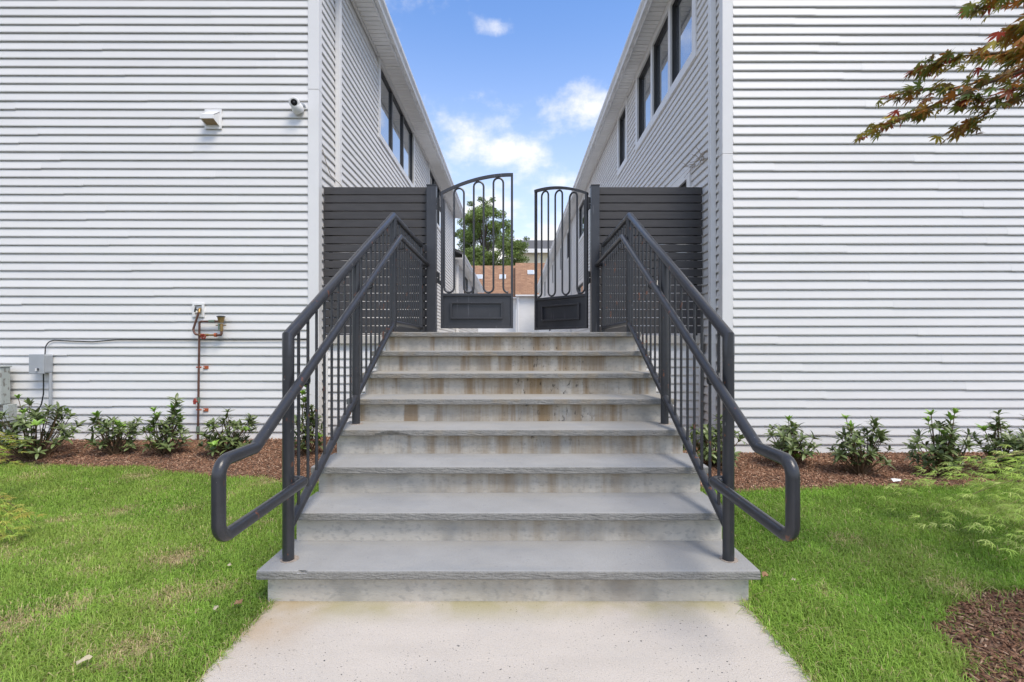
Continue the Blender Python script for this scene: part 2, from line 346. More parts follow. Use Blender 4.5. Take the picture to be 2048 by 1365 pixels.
# ---------------------------------------------------------------- ground
def gz(x, y):
    return .012 * np.sin(x * 1.3 + 1) * np.cos(y * 1.1) + .01 * (vnoise(x, y, 3, .35) - .5)
def bed_edge(x):                                       # depth at which lawn turns into mulch
    x = np.asarray(x, float)
    l = np.interp(x, [-9, -4.8, -3.7, -2.1, -1.2], [5.0, 4.98, 4.86, 4.42, 4.30]); r = np.interp(x, [1.1, 1.9, 2.9, 4.5, 9], [4.10, 4.13, 4.22, 4.30, 4.5])
    return np.where(x < 0, l, r) + .05 * np.sin(x * 7.0) * np.sin(x * 2.3 + 1)
PATCH = (2.54, 1.57, .88)                              # mulch ring round the maple outside the frame
def in_patch(x, y): return (x - PATCH[0]) ** 2 + (y - PATCH[1]) ** 2 < (PATCH[2] * (1 + .16 * (vnoise(x, y, 9, .18) - .5))) ** 2
gx = np.linspace(-9, 9, 181); gy = np.linspace(-2, 6.4, 85); X, Y = np.meshgrid(gx, gy)
Z = gz(X, Y) - .022; Z = np.where((X > -1.35) & (X < 1.3) & (Y < 6), -.06, Z)
idx = np.arange(X.size).reshape(X.shape); Fq = np.stack([idx[:-1, :-1].ravel(), idx[:-1, 1:].ravel(), idx[1:, 1:].ravel(), idx[1:, :-1].ravel()], 1)
o = np_mesh('lawn_soil', np.stack([X.ravel(), Y.ravel(), Z.ravel()], 1), [Fq], None, 'soil', kind='structure', smooth=True)
MB().add([(-400, -400, -.13), (400, -400, -.13), (400, 600, -.13), (-400, 600, -.13)], [(0, 1, 2, 3)]).build('ground', 'soil')['kind'] = 'structure'
# concrete walk, slightly narrower than the stair
MB().add([(-1.145, -3, -.1), (1.075, -3, -.1), (1.105, D1 + .1, -.1), (-1.180, D1 + .1, -.1), (-1.145, -3, 0), (1.075, -3, 0), (1.105, D1 + .1, 0), (-1.180, D1 + .1, 0)],
         [(4, 5, 6, 7), (0, 1, 5, 4), (1, 2, 6, 5), (2, 3, 7, 6), (3, 0, 4, 7)]).build('path', 'path', bevel=.006)['kind'] = 'structure'
# courtyard behind the gate
MB().box((LX - .5, FY + .10, TOP - .4), (RX + .5, 60, TOP - .02)).build('courtyard_paving', 'court')['kind'] = 'structure'
MB().add([(-60, 30.5, 1.2), (60, 30.5, 1.2), (60, 140, 1.2), (-60, 140, 1.2)], [(0, 1, 2, 3)]).build('rear_ground', 'court')['kind'] = 'structure'

def bed_height(x, y):
    e = bed_edge(x); wl = np.where(x < 0, LY, RY); t = np.clip((y - e) / (wl - e), 0, 1)
    top = np.where(x < 0, .115, .045)
    return gz(x, y) * (1 - t) + top * t ** .8 + .03 * np.clip(t * 6, 0, 1) * (vnoise(x, y, 21, .25) - .35) - .008
for x0, x1, wl in ((-8.6, -1.19, FY), (1.13, 8.6, FY)):
    gx = np.linspace(x0, x1, 150); tt = np.linspace(0, 1, 30); X = np.repeat(gx[None], 30, 0); e = bed_edge(gx) - .04; Y = e[None] + tt[:, None] * (wl - e)[None]
    Z = bed_height(X, Y); idx = np.arange(X.size).reshape(X.shape); Fq = np.stack([idx[:-1, :-1].ravel(), idx[:-1, 1:].ravel(), idx[1:, 1:].ravel(), idx[1:, :-1].ravel()], 1)
    np_mesh('mulch_bed', np.stack([X.ravel(), Y.ravel(), Z.ravel()], 1), [Fq], None, 'mulch_base', kind='structure', smooth=True)
a = np.linspace(0, 2 * math.pi, 60, endpoint=False); rr = np.linspace(0, 1, 12)[1:]
V = [[PATCH[0], PATCH[1], .02]]; 
for r_ in rr:
    for t_ in a: V.append([PATCH[0] + PATCH[2] * r_ * math.cos(t_), PATCH[1] + PATCH[2] * r_ * math.sin(t_), .03 - .035 * r_ ** 3])
V = np.array(V); n = 60
F3 = np.array([[0, 1 + k, 1 + (k + 1) % n] for k in range(n)]); F4 = np.array([[1 + i * n + k, 1 + (i + 1) * n + k, 1 + (i + 1) * n + (k + 1) % n, 1 + i * n + (k + 1) % n] for i in range(10) for k in range(n)])
np_mesh('mulch_ring', V, [F3, F4], None, 'mulch_base', kind='structure', smooth=True)

# ---------------------------------------------------------------- houses
E = .1016
BP = [(-.010, .0), (.019, .002), (.0205, .012), (.006, E - .015), (-.006, E - .012), (-.0065, E + .006), (-.010, E + .006)]
nb_ = len(BP)
board_me = mesh_from('siding_board', [(0, a, b) for a, b in BP] + [(1, a, b) for a, b in BP],
                     [tuple(range(nb_)), tuple(range(2 * nb_ - 1, nb_ - 1, -1))] + [(i, (i + 1) % nb_, nb_ + (i + 1) % nb_, nb_ + i) for i in range(nb_)])
board_me.materials.append(M['siding'])
def cut(a, b, holes):
    segs = [(a, b)]
    for h0, h1 in holes:
        segs = [s for s0, s1 in segs for s in ((s0, min(s1, h0)), (max(s0, h1), s1)) if s[1] - s[0] > .02]
    return segs
def boards(parent, F, x0, x1, z0, z1, holes=(), seam=3.66, sag=0.0):
    rows = int((z1 - z0) / E)
    for k in range(rows):
        z = z0 + k * E; hs = [(h[0], h[1]) for h in holes if z + E > h[2] + .004 and z < h[3] - .004]
        for a, b in cut(x0, x1, hs):
            ph = (k * 1.31 + (k % 3) * .77) % seam; c = a; cuts = [a] + [q for q in (ph + j * seam for j in range(-6, 12)) if a + .3 < q + x0 < b - .3 for q in [q + x0]] + [b]
            cuts = sorted(cuts)
            for j in range(len(cuts) - 1):
                s, e = cuts[j], cuts[j + 1]
                if j < len(cuts) - 2: e += .025
                dy = .0016 * (j % 2)
                mw = F @ Matrix.Translation((s, dy, z + random.uniform(-.0004, .0004))) @ Matrix.Rotation(random.uniform(-.0003, .0003) + sag, 4, 'Y') @ Matrix.Diagonal((e - s, 1, 1, 1))
                link('siding_board', board_me, None, parent, mw)
def boards_far(parent, F, x0, x1, z0, z1, holes=(), mt='siding'):
    mb = MB()
    for k in range(int((z1 - z0) / E)):
        z = z0 + k * E; hs = [(h[0], h[1]) for h in holes if z + E > h[2] + .004 and z < h[3] - .004]
        for a, b in cut(x0, x1, hs):
            mb.add([(a, -.008, z), (a, .020, z + .003), (a, .005, z + E - .014), (a, -.006, z + E - .010), (a, -.006, z + E + .004)] + [(b, -.008, z), (b, .020, z + .003), (b, .005, z + E - .014), (b, -.006, z + E - .010), (b, -.006, z + E + .004)], [(0, 5, 6, 1), (1, 6, 7, 2), (2, 7, 8, 3), (3, 8, 9, 4)])
    o = mb.build('siding', mt, parent, F); o['kind'] = 'stuff'; return o
def wall(parent, F, x0, x1, z0, z1, holes, mt='trim', th=.14):
    xs = sorted({x0, x1, *[h[0] for h in holes], *[h[1] for h in holes]}); mb = MB()
    for a, b in zip(xs[:-1], xs[1:]):
        hz = sorted((h[2], h[3]) for h in holes if h[0] < (a + b) / 2 < h[1])
        for s, e in cut(z0, z1, hz): mb.box((a, -th, s), (b, -.012, e))
    return mb.build('wall', mt, parent, F)
def window(parent, F, x0, x1, z0, z1, lights=3, white_mullion=False, tw=.10, depth=.06, tproud=.032):
    """x0..x1, z0..z1: outside of the trim; returns the hole cut in the wall"""
    a, b, c, d = x0 + tw, x1 - tw, z0 + tw, z1 - tw * .9
    t = MB(); t.box((x0, -.02, z0), (x1, tproud, c)); t.box((x0, -.02, d), (x1, tproud, z1)); t.box((x0, -.02, c), (a, tproud, d)); t.box((b, -.02, c), (x1, tproud, d))
    wd = (b - a) / lights; mw = .05
    bays = []
    for i in range(lights):
        s, e = a + i * wd, a + (i + 1) * wd
        if white_mullion:
            s += (.055 if i else 0); e -= (.055 if i < lights - 1 else 0)
        bays.append((s, e))
    if white_mullion:
        for i in range(1, lights): t.box((bays[i - 1][1], -.02, c), (bays[i][0], tproud - .004, d))
    o = t.build('window', 'trim', parent, F)
    fy = -depth * .45 if white_mullion else -.012
    for i, (s, e) in enumerate(bays):
        fw = .04
        f = MB(); f.box((s, fy - .05, c), (e, fy + .01, c + fw)); f.box((s, fy - .05, d - fw), (e, fy + .01, d)); f.box((s, fy - .05, c + fw), (s + fw, fy + .01, d - fw)); f.box((e - fw, fy - .05, c + fw), (e, fy + .01, d - fw))
        if white_mullion:                              # deep dark jamb liners
            f.box((s, fy + .01, c), (s + .012, .0, d)); f.box((e - .012, fy + .01, c), (e, .0, d)); f.box((s + .012, fy + .01, d - .012), (e - .012, .0, d))
        f.build('frame', 'wframe', o, F)
        MB().box((s + fw, fy - .03, c + fw), (e - fw, fy - .022, d - fw)).build('pane', 'glass', o, F)
    return (a - .02, b + .02, c - .02, d + .02)
def downspout(parent, F, x, z0, z1, w_=.078, dep=.062):
    p = [(x - w_ / 2, .018), (x + w_ / 2, .018), (x + w_ / 2, .018 + dep), (x + w_ / 6, .018 + dep), (x + w_ / 6, .012 + dep), (x - w_ / 6, .012 + dep), (x - w_ / 6, .018 + dep), (x - w_ / 2, .018 + dep)]
    o = MB().prism(p, 2, z0, z1).build('downspout', 'trim', parent, F, bevel=.004)
    return o
def corner(parent, x, y, sx, zs, wd=.10, pr=.024):     # L-shaped vinyl corner post in lengths; sx: +1 when the inner side lies to +x
    for a, b in zip(zs[:-1], zs[1:]):
        p = [(x + sx * pr, y - pr), (x - sx * wd, y - pr), (x - sx * wd, y + .004), (x - sx * .004, y + .004), (x - sx * .004, y + wd * .75), (x + sx * pr, y + wd * .75)]
        MB().prism(p, 2, a, b - .003).build('corner_post', 'trim', parent, bevel=.004)
def eave(parent, wx, y0, y1, zs, sx, ov=.30, soff_to=19):
    """sx: direction in which the eave overhangs (+1 for the left house)"""
    k = 0; y = y0; mb_far = MB(); sp = .305
    base_me = None
    while y < y1 - .01:
        e = min(y + sp, y1); a, b = sorted((wx, wx + sx * ov))
        if y < soff_to:
            if base_me is None:
                m0 = MB()
                m0.box((-(b - a) / 2, .006, 0), ((b - a) / 2, sp * .33 - .006, .012)); m0.box((-(b - a) / 2, sp * .33 - .006, .011), ((b - a) / 2, sp * .33 + .006, .014))
                m0.box((-(b - a) / 2, sp * .33 + .006, 0), ((b - a) / 2, sp * .67 - .006, .012)); m0.box((-(b - a) / 2, sp * .67 - .006, .011), ((b - a) / 2, sp * .67 + .006, .014))
                m0.box((-(b - a) / 2, sp * .67 + .006, 0), ((b - a) / 2, sp - .006, .012))
                base_me = mesh_from('soffit_panel', m0.v, m0.f); base_me.materials.append(M['soffit'])
            link('soffit_panel', base_me, None, parent, Matrix.Translation(((a + b) / 2, y, zs)))
        else: mb_far.box((a, y, zs), (b, e - .012, zs + .012))
        y += sp
    if mb_far.v: mb_far.build('soffit_strip', 'soffit', parent)['kind'] = 'stuff'
    xe = wx + sx * ov
    MB().box((min(wx, xe), y0, zs + .015), (max(wx, xe), y1, zs + .05)).build('soffit_backing', 'conc', parent)
    MB().box((min(xe, xe + sx * .02), y0, zs - .035), (max(xe, xe + sx * .02), y1, zs + .16)).build('fascia', 'gutter', parent)
    p = [(xe + sx * .021, zs + .0), (xe + sx * .075, zs + .0), (xe + sx * .085, zs + .05), (xe + sx * .118, zs + .09), (xe + sx * .122, zs + .135), (xe + sx * .108, zs + .135), (xe + sx * .104, zs + .10), (xe + sx * .021, zs + .10)]
    mb = MB(); n = len(p); mb.add([(q[0], y0 - .02, q[1]) for q in p] + [(q[0], y1, q[1]) for q in p], [tuple(range(n)), tuple(range(2 * n - 1, n - 1, -1))] + [(i, (i + 1) % n, n + (i + 1) % n, n + i) for i in range(n)])
    mb.build('gutter', 'gutter', parent)
def gable_roof(parent, x0, x1, y0, y1, z, rise, ov, mt='roof_dark'):
    xm = (x0 + x1) / 2; s = rise / ((x1 - x0) / 2)
    pr = [(x0 - ov, z - ov * s * .0 + .16), (xm, z + rise + .16), (x1 + ov, z + .16), (x1 + ov, z + .26), (xm, z + rise + .28), (x0 - ov, z + .26)]
    MB().prism(pr, 1, y0 - .15, y1 + .15).build('roof', mt, parent)

# --- left house
lh = thing('white_house', (LX - 4.5, LY + .1, -.12), 'white clapboard house on the left with security camera, vent hood and copper pipe', 'house', 'white clapboard houses flanking the stair')
LZ0 = .10; LZS = 6.26
Ff = frame(LX, LY, 0, -1)                              # front: local x runs towards -X
boards(lh, Ff, .10, 9.0, LZ0, LZS - .02, sag=-.0020)
MB().box((LX - 9.0, LY + .012, LZ0 - .02), (LX - .002, LY + .15, LZS + .1)).build('wall', 'trim', lh)
MB().box((LX - 9.0, LY + .02, -.12), (LX - .01, LY + .14, LZ0 - .02)).build('foundation', 'conc', lh)
corner(lh, LX, LY, 1, (LZ0 - .01, 4.30, LZS), .105)
Fs = frame(LX, LY, 1, 0)                               # side: local x = LY - y
def ly(y): return LY - y
holes = [window(lh, Fs, ly(11.29), ly(8.33), 4.83, LZS - .02, 3)]
holes.append(window(lh, Fs, ly(16.2), ly(13.17), 4.83, LZS - .02, 3))
holes.append(window(lh, Fs, ly(11.0), ly(9.2), 2.25, 3.60, 2))
boards(lh, Fs, ly(13.4), -.075, TOP - .1, LZS - .04, holes)
boards_far(lh, Fs, ly(18.8), ly(13.4), TOP - .1, LZS - .04, holes)
boards(lh, Fs, ly(6.1), -.075, LZ0, TOP - .1 - .05)
wall(lh, Fs, ly(18.8), -.15, LZ0, LZS + .1, holes)
eave(lh, LX, LY - .15, 19.0, LZS, 1)
downspout(lh, Fs, ly(6.36), TOP, LZS)
MB().box((LX - .001, LY, LZS - .05), (LX + .028, 18.8, LZS - .004)).build('frieze_strip', 'trim', lh)
gable_roof(lh, LX - 9, LX, LY, 18.8, LZS, 2.3, .30)
MB().prism([(LX - 9.0, LZS + .1), (LX, LZS + .1), (LX - 4.5, LZS + 2.35)], 1, LY + .01, LY + .13).build('gable_wall', 'siding', lh)
MB().box((LX - 9, 18.66, -.1), (LX - .141, 18.8, LZS + .1)).build('rear_wall', 'siding', lh)

# --- right house
rh = thing('white_house', (RX + 4.5, RY + .1, -.12), 'long white clapboard house on the right with three upper windows in one trim', 'house', 'white clapboard houses flanking the stair')
RZ0 = .035; RZS = 6.41
Fr = frame(RX, RY, 0, -1)                              # local x = RX - x
boards(rh, Fr, -9.0, -.10, RZ0, RZS - .02, sag=.0012)
MB().box((RX + .002, RY + .012, RZ0 - .02), (RX + 9.0, RY + .15, RZS + .1)).build('wall', 'trim', rh)
MB().box((RX + .01, RY + .02, -.12), (RX + 9.0, RY + .14, RZ0 - .02)).build('foundation', 'conc', rh)
corner(rh, RX, RY, -1, (RZ0 - .01, 3.37, RZS), .095)
Fq_ = frame(RX, RY, -1, 0)                             # local x = y - RY
def ry(y): return y - RY
REND = 47.0
holes = [window(rh, Fq_, ry(6.156), ry(9.23), 4.93, RZS - .02, 3, True, .13)]
holes.append(window(rh, Fq_, ry(9.93), ry(10.88), 5.02, RZS - .02, 1, True, .13, .05))
for y0, y1 in ((16.0, 17.6), (20.0, 21.6), (24.0, 24.8), (29.0, 30.0), (36.5, 38.0)): holes.append(window(rh, Fq_, ry(y0), ry(y1), 4.93, 6.30, 1, True, .11, .04))
holes.append(window(rh, Fq_, ry(6.36), ry(8.4), 2.25, 3.58, 2, True, .12))
for y0, y1 in ((16.2, 18.0), (23.0, 25.0), (31, 33)): holes.append(window(rh, Fq_, ry(y0), ry(y1), 2.1, 3.5, 1, True, .11, .04))
boards(rh, Fq_, .075, ry(13.0), TOP - .1, RZS - .04, holes)
boards_far(rh, Fq_, ry(13.0), ry(REND), TOP - .1, RZS - .04, holes)
boards(rh, Fq_, .075, ry(6.1), RZ0, TOP - .1 - .05)
wall(rh, Fq_, .15, ry(REND), RZ0, RZS + .1, holes)
eave(rh, RX, RY - .15, REND + .3, RZS, -1, .27)
downspout(rh, Fq_, ry(5.60), .12, RZS)
MB().tube(fillet([(RX - .05, 5.60, .16), (RX - .05, 5.60, .09), (RX - .06, 5.42, .05)], .04), .036, 8).build('downspout_elbow', 'trim', rh)
downspout(rh, Fq_, ry(20.0) - .15, TOP, RZS)
MB().box((RX - .028, RY, RZS - .05), (RX + .001, REND, RZS - .004)).build('frieze_strip', 'trim', rh)
gable_roof(rh, RX, RX + 9, RY, REND, RZS, 2.3, .27)
MB().prism([(RX, RZS + .1), (RX + 9.0, RZS + .1), (RX + 4.5, RZS + 2.35)], 1, RY + .01, RY + .13).build('gable_wall', 'siding', rh)

# --- lower house further along on the left
l2 = thing('lower_house', (LX - 4, 19.2, 1.2), 'lower white clapboard house behind the left gate leaf', 'house')
ZS2 = 4.66
Fz = frame(LX, 19.1, 1, 0)
holes = [window(l2, Fz, 19.1 - 24.3, 19.1 - 22.0, 3.55, 4.62, 2), window(l2, Fz, 19.1 - 28.0, 19.1 - 26.0, 3.55, 4.62, 2)]
boards_far(l2, Fz, 19.1 - 31, 0, TOP - .1, ZS2, holes); wall(l2, Fz, 19.1 - 31, 0, .9, ZS2 + .05, holes)
eave(l2, LX, 19.0, 31.2, ZS2, 1, .30, 0)
gable_roof(l2, LX - 8, LX, 19.1, 31, ZS2, 2.0, .30)
boards_far(l2, frame(LX, 19.1, 0, -1), 0, 8, TOP, ZS2)
downspout(l2, Fz, -.3, TOP, ZS2, .1, .09)

# --- house closing the court, in two blocks
def cross_block(name, x0, x1, y0, ze, yr, zr, label, lights, drop):
    h = thing(name, ((x0 + x1) / 2, y0, 1.2), label, 'house')
    F_ = frame(x1, y0, 0, -1)
    MB().box((x0, y0 + .01, 1.2), (x1, yr + 4, ze)).build('wall', 'trim', h); boards_far(h, F_, 0, x1 - x0, 1.3, ze)
    rf = MB().prism([(y0 - .35, ze + .05), (yr, zr), (yr + 4.4, ze + .05), (yr + 4.4, ze - .07), (yr, zr - .14), (y0 - .35, ze - .07)], 0, x0 - .1, x1 + .1).build('roof', 'shingle', h)
    MB().box((x0 - .1, y0 - .47, ze - .12), (x1 + .1, y0 - .352, ze + .02)).build('gutter', 'trim', h)
    for px in drop: MB().box((px, y0 - .10, 1.3), (px + .14, y0 - .02, ze - .05)).build('downspout', 'trim', h)
    s = (zr - ze) / (yr - y0 + .35); ang = math.atan(s)
    for cx_, t in lights:
        y = y0 - .35 + t * (yr - y0 + .35); z = ze + .05 + t * (zr - ze - .05)
        mw = Matrix.Translation((cx_, y, z)) @ Matrix.Rotation(ang, 4, 'X')
        k = MB().box((-.36, -.42, -.05), (.36, .42, .12)).build('skylight', 'gutter', h, mw); MB().box((-.29, -.35, .1), (.29, .35, .135)).build('pane', 'skypane', k, mw)
cross_block('brown_roofed_house', -8, .10, 50.4, 6.25, 55.0, 10.35, 'white house with brown shingle roof closing the court, lower ridge on the left', [(-3.9, .60), (-1.35, .60)], (-.05,))
cross_block('brown_roofed_house', .14, 7.5, 49.2, 6.37, 54.2, 10.52, 'white projecting house block with brown shingle roof, taller ridge right of centre', [(1.72, .66)], (.3,))
# --- large beige building on the skyline
bb = thing('beige_building', (9, 92, 0), 'far beige building with grey roof above the brown shingle roof', 'building')
MB().box((.6, 88, 1.0), (24, 104, 18.2)).build('wall', 'stucco', bb)
MB().prism([(87.2, 18.6), (91.5, 21.2), (104, 21.2), (104, 18.3), (87.2, 18.3)], 0, .2, 24.6).build('roof', 'roof_dark', bb)
MB().box((.1, 86.95, 18.0), (24.7, 87.19, 18.7)).build('gutter', 'trim', bb)
for xx in (4.3, 9.2): MB().box((xx, 87.95, 14.2), (xx + .12, 87.999, 18.1)).build('downspout', 'trim', bb)

# ---------------------------------------------------------------- terrace walls between stair and houses
for x0, x1, lab in ((LX + .03, SCX - SW / 2 - .02, 'white clapboard retaining wall left of the stair, under the slat fence'), (SCX + SW / 2 + .02, RX - .03, 'white clapboard retaining wall right of the stair, under the slat fence')):
    tw = thing('terrace_wall', ((x0 + x1) / 2, FY + .05, -.05), lab, 'wall')
    MB().box((x0, FY + .032, -.05), (x1, FY + .09, TOP - .10)).build('wall', 'trim', tw)
    boards(tw, frame(x1, FY + .02, 0, -1), .03, x1 - x0 - .03, .06, TOP - .10)
    MB().box((x0, FY - .03, TOP - .10), (x1, FY + .095, TOP)).build('cap', 'cap', tw, bevel=.006)
    for xx in (x0, x1 - .05): MB().box((xx, FY - .01, .02), (xx + .05, FY + .0195, TOP - .103)).build('end_trim', 'trim', tw)

# ---------------------------------------------------------------- stair
st = thing('staircase', (SCX, D1 + 1.2, 0), 'eight step concrete staircase with grey bluestone treads', 'staircase')
TW = SW + .045
def tread(i):
    z1 = (i + 1) * RZ; z0 = z1 - .042; y0 = D1 + i * T - .055; y1 = D1 + (i + 1) * T + .02 if i < 7 else FY + .0
    x0, x1 = SCX - TW / 2 + random.uniform(-.006, .006), SCX + TW / 2 + random.uniform(-.006, .006)
    n = 150; rs = np.random.default_rng(40 + i); xs = np.linspace(x0, x1, n)
    def rough(a, k): q = rs.normal(0, 1, n); q = np.convolve(q, np.ones(k) / k, 'same'); return q * a * math.sqrt(k)
    rows = []                                          # section from back top, over the front, to back bottom
    fr = rough(.0006, 2); wav = rough(.0010, 25)
    top_chip = np.clip(rough(.0024, 3) - .0046, 0, .004)
    Zc = np.zeros(n); Yc = np.ones(n)
    if i == 3:                                         # the broken-out nosing, left of centre
        c = (782 - VX) * y0 / FPX
        Yc = np.where(np.abs(xs - c) < .165, .005 + .040 * (np.abs(xs - c) / .15) ** 1.15 + rs.normal(0, .0007, n), 1.0)
    if i == 0: c = (603 - VX) * y0 / FPX; top_chip = top_chip + .018 * np.clip(1 - np.abs(xs - c) / .028, 0, 1)
    prof = [(y1, z1, 0), (y0 + .012 , z1, 0), (y0 + .003, z1 - .002, 1), (y0, z1 - .007, 1), (y0, z1 - .012, 2), (y0, z1 - .017, 2), (y0, z1 - .022, 2), (y0, z1 - .027, 2), (y0, z1 - .032, 2), (y0, z1 - .037, 2), (y0 + .002, z0 + .001, 3), (y0 + .07, z0, 4), (y1, z0, 0)]
    for k, (yy, zz, t) in enumerate(prof):
        y = np.full(n, yy); z = np.full(n, zz)
        if t == 1: y = y + wav + fr * .5 + top_chip; z = z - top_chip * .5
        if t == 2: y = y + wav + rough(.0007, 2) + np.clip(z1 - zz - Yc, 0, 1) * 1.5
        if t == 3: y = y + wav + fr + np.clip(z1 - zz - Yc, 0, 1) * 1.5
        rows.append(np.stack([xs, y, z], 1))
    V = np.concatenate(rows); m_ = len(prof); idx = np.arange(m_ * n).reshape(m_, n)
    Fq = np.stack([idx[:-1, :-1].ravel(), idx[1:, :-1].ravel(), idx[1:, 1:].ravel(), idx[:-1, 1:].ravel()], 1)
    F = [tuple(int(q) for q in f) for f in Fq] + [tuple(int(q) for q in idx[::-1, 0]), tuple(int(q) for q in idx[:, -1])]
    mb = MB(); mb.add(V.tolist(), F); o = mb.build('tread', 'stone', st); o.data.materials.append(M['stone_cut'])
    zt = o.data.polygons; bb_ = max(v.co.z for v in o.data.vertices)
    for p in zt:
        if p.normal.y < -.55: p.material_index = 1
for i in range(8):
    tread(i)
    y0 = D1 + i * T; z0 = i * RZ - (.01 if i else .05); z1 = (i + 1) * RZ - .0425
    x0, x1 = SCX - SW / 2 + random.uniform(-.004, .004), SCX + SW / 2 + random.uniform(-.004, .004)
    y1 = FY
    MB().box((x0, y0, z0 if i == 0 else i * RZ - .0415), (x1, y1 - .002 * i, z1)).build('riser', 'riser', st, bevel=.004)

# ---------------------------------------------------------------- railings
def railing(sx, label):
    xr = SCX + sx * 1.0945; xh = SCX + sx * 1.018
    g = thing('stair_railing', (xr, 2.4, RZ), label, 'railing', 'pipe railings on the stair')
    YB, YM, YT, YE = 2.405, 3.43, 4.49, 5.80; s = (2.44 - 1.285) / (YT - .02 - YB); ztop = lambda y: 1.285 + (y - YB) * s if y < YT - .02 else 2.44
    s2 = (1.45 - .325) / (YT - YB); zbot = lambda y: .325 + (y - YB) * s2 if y < YT else 1.45
    for y, zb, zt in ((YB, RZ, 1.20), (YM, 4 * RZ, ztop(YM)), (YT, TOP, 2.42), (YE, TOP, 2.35)):
        p = MB().tube([(xr, y, zb), (xr, y, zt)], .0278 if y != YE else .023, 18).build('post', 'rail', g, smooth=True)
        MB().lathe([(.030, 0), (.043, 0), (.043, .0035), (.030, .0035)], 20, Matrix.Translation((xr + .004, y + .006, zb - .0005))).build('grout_ring', 'grout', p)
    MB().tube([(xr, YB, 1.18), (xr, YB, 1.285), (xr, YT - .02, 2.44), (xr, YE, 2.44), (xr, YE, 2.33)], .0284, 18).build('top_rail', 'rail', g, smooth=True)
    MB().tube([(xr, YB, .325 - .0), (xr, YT, 1.45), (xr, YE, 1.45)], .0235, 14).build('bottom_rail', 'rail', g, smooth=True)
    ys = [YB + (YM - YB) * k / 9 for k in range(1, 9)] + [YM + (YT - YM) * k / 9 for k in range(1, 9)] + [YT + (YE - YT) * k / 12 for k in range(1, 12)]
    for y in ys: MB().tube([(xr, y, zbot(y)), (xr, y, ztop(y))], .0085, 8).build('baluster', 'rail', g, smooth=True)
    hp = fillet([(xr, YB + .02, .56), (xh, YB + .02, .56), (xh, 1.715, .545), (xh, 1.715, .822), (xh, 1.955, .822), (xh, 4.44, 2.235), (xh, 5.845, 2.215), (xr, 5.845, 2.215)], [0, .045, .055, .055, .035, .012, .04, 0], 8)
    h = MB().tube(hp, .0236, 18).build('handrail', 'rail', g, smooth=True)
    for y in (2.47, 3.56, 4.60):
        zh = .822 + (y - 1.955) * (2.235 - .822) / (4.44 - 1.955) if y < 4.44 else 2.233
        xa = xr
        MB().tube(fillet([(xa, y + .05, zh - .015), (xa - sx * .012, y + .02, zh - .075), (xh, y, zh - .075), (xh, y, zh - .02)], .014, 5), .0065, 8).build('bracket', 'rail', h, smooth=True)
railing(-1, 'dark pipe railing with looped handrail on the left side of the stair')
railing(1, 'dark pipe railing with looped handrail on the right side of the stair')

# ---------------------------------------------------------------- slat fences and gate
FZ0, FZ1 = TOP + .022, 3.185
def fence(x0, x1, px0, px1, label):
    g = thing('slat_fence', ((x0 + x1) / 2, FY, TOP), label, 'fence', 'slat fences beside the gate')
    n = 18; p = (FZ1 - FZ0) / n; me = None
    for k in range(n):
        if me is None:
            mb = MB().box((-.5, -.009, -(p - .0145) / 2), (.5, .055, (p - .0145) / 2)); me = mesh_from('slat', mb.v, mb.f); me.materials.append(M['slat'])
        z = FZ0 + (k + .5) * p
        e = random.uniform(-.004, .004)
        link('slat', me, None, g, Matrix.Translation(((x0 + x1) / 2 + e, FY + .012 + random.uniform(-.0015, .0015), z)) @ Matrix.Rotation(random.uniform(-.0012, .0012), 4, 'Y') @ Matrix.Diagonal((x1 - x0 - .01, 1, 1, 1)))
    for xx in (x0 + .06, x1 - .06) : MB().box((xx - .02, FY + .070, TOP), (xx + .02, FY + .095, FZ1 - .02)).build('back_batten', 'slat', g)
    MB().box((px0, FY - .060, TOP - .002), (px1, FY + .050, FZ1 - .005)).build('gate_post', 'gate', g, bevel=.004)
    MB().box((px0 - .004, FY - .064, FZ1 - .005), (px1 + .004, FY + .054, FZ1 + .008)).build('post_cap', 'gate', g, bevel=.003)
    if x0 < 0: MB().box((x0, FY - .001, FZ0 - .012), (x1, FY + .024, FZ0 - .001)).build('bottom_strip', 'slat', g)
fence(LX + .025, -1.076, -1.074, -.960, 'charcoal horizontal slat fence left of the gate')
fence(1.028, RX - .03, .926, 1.026, 'charcoal horizontal slat fence right of the gate')
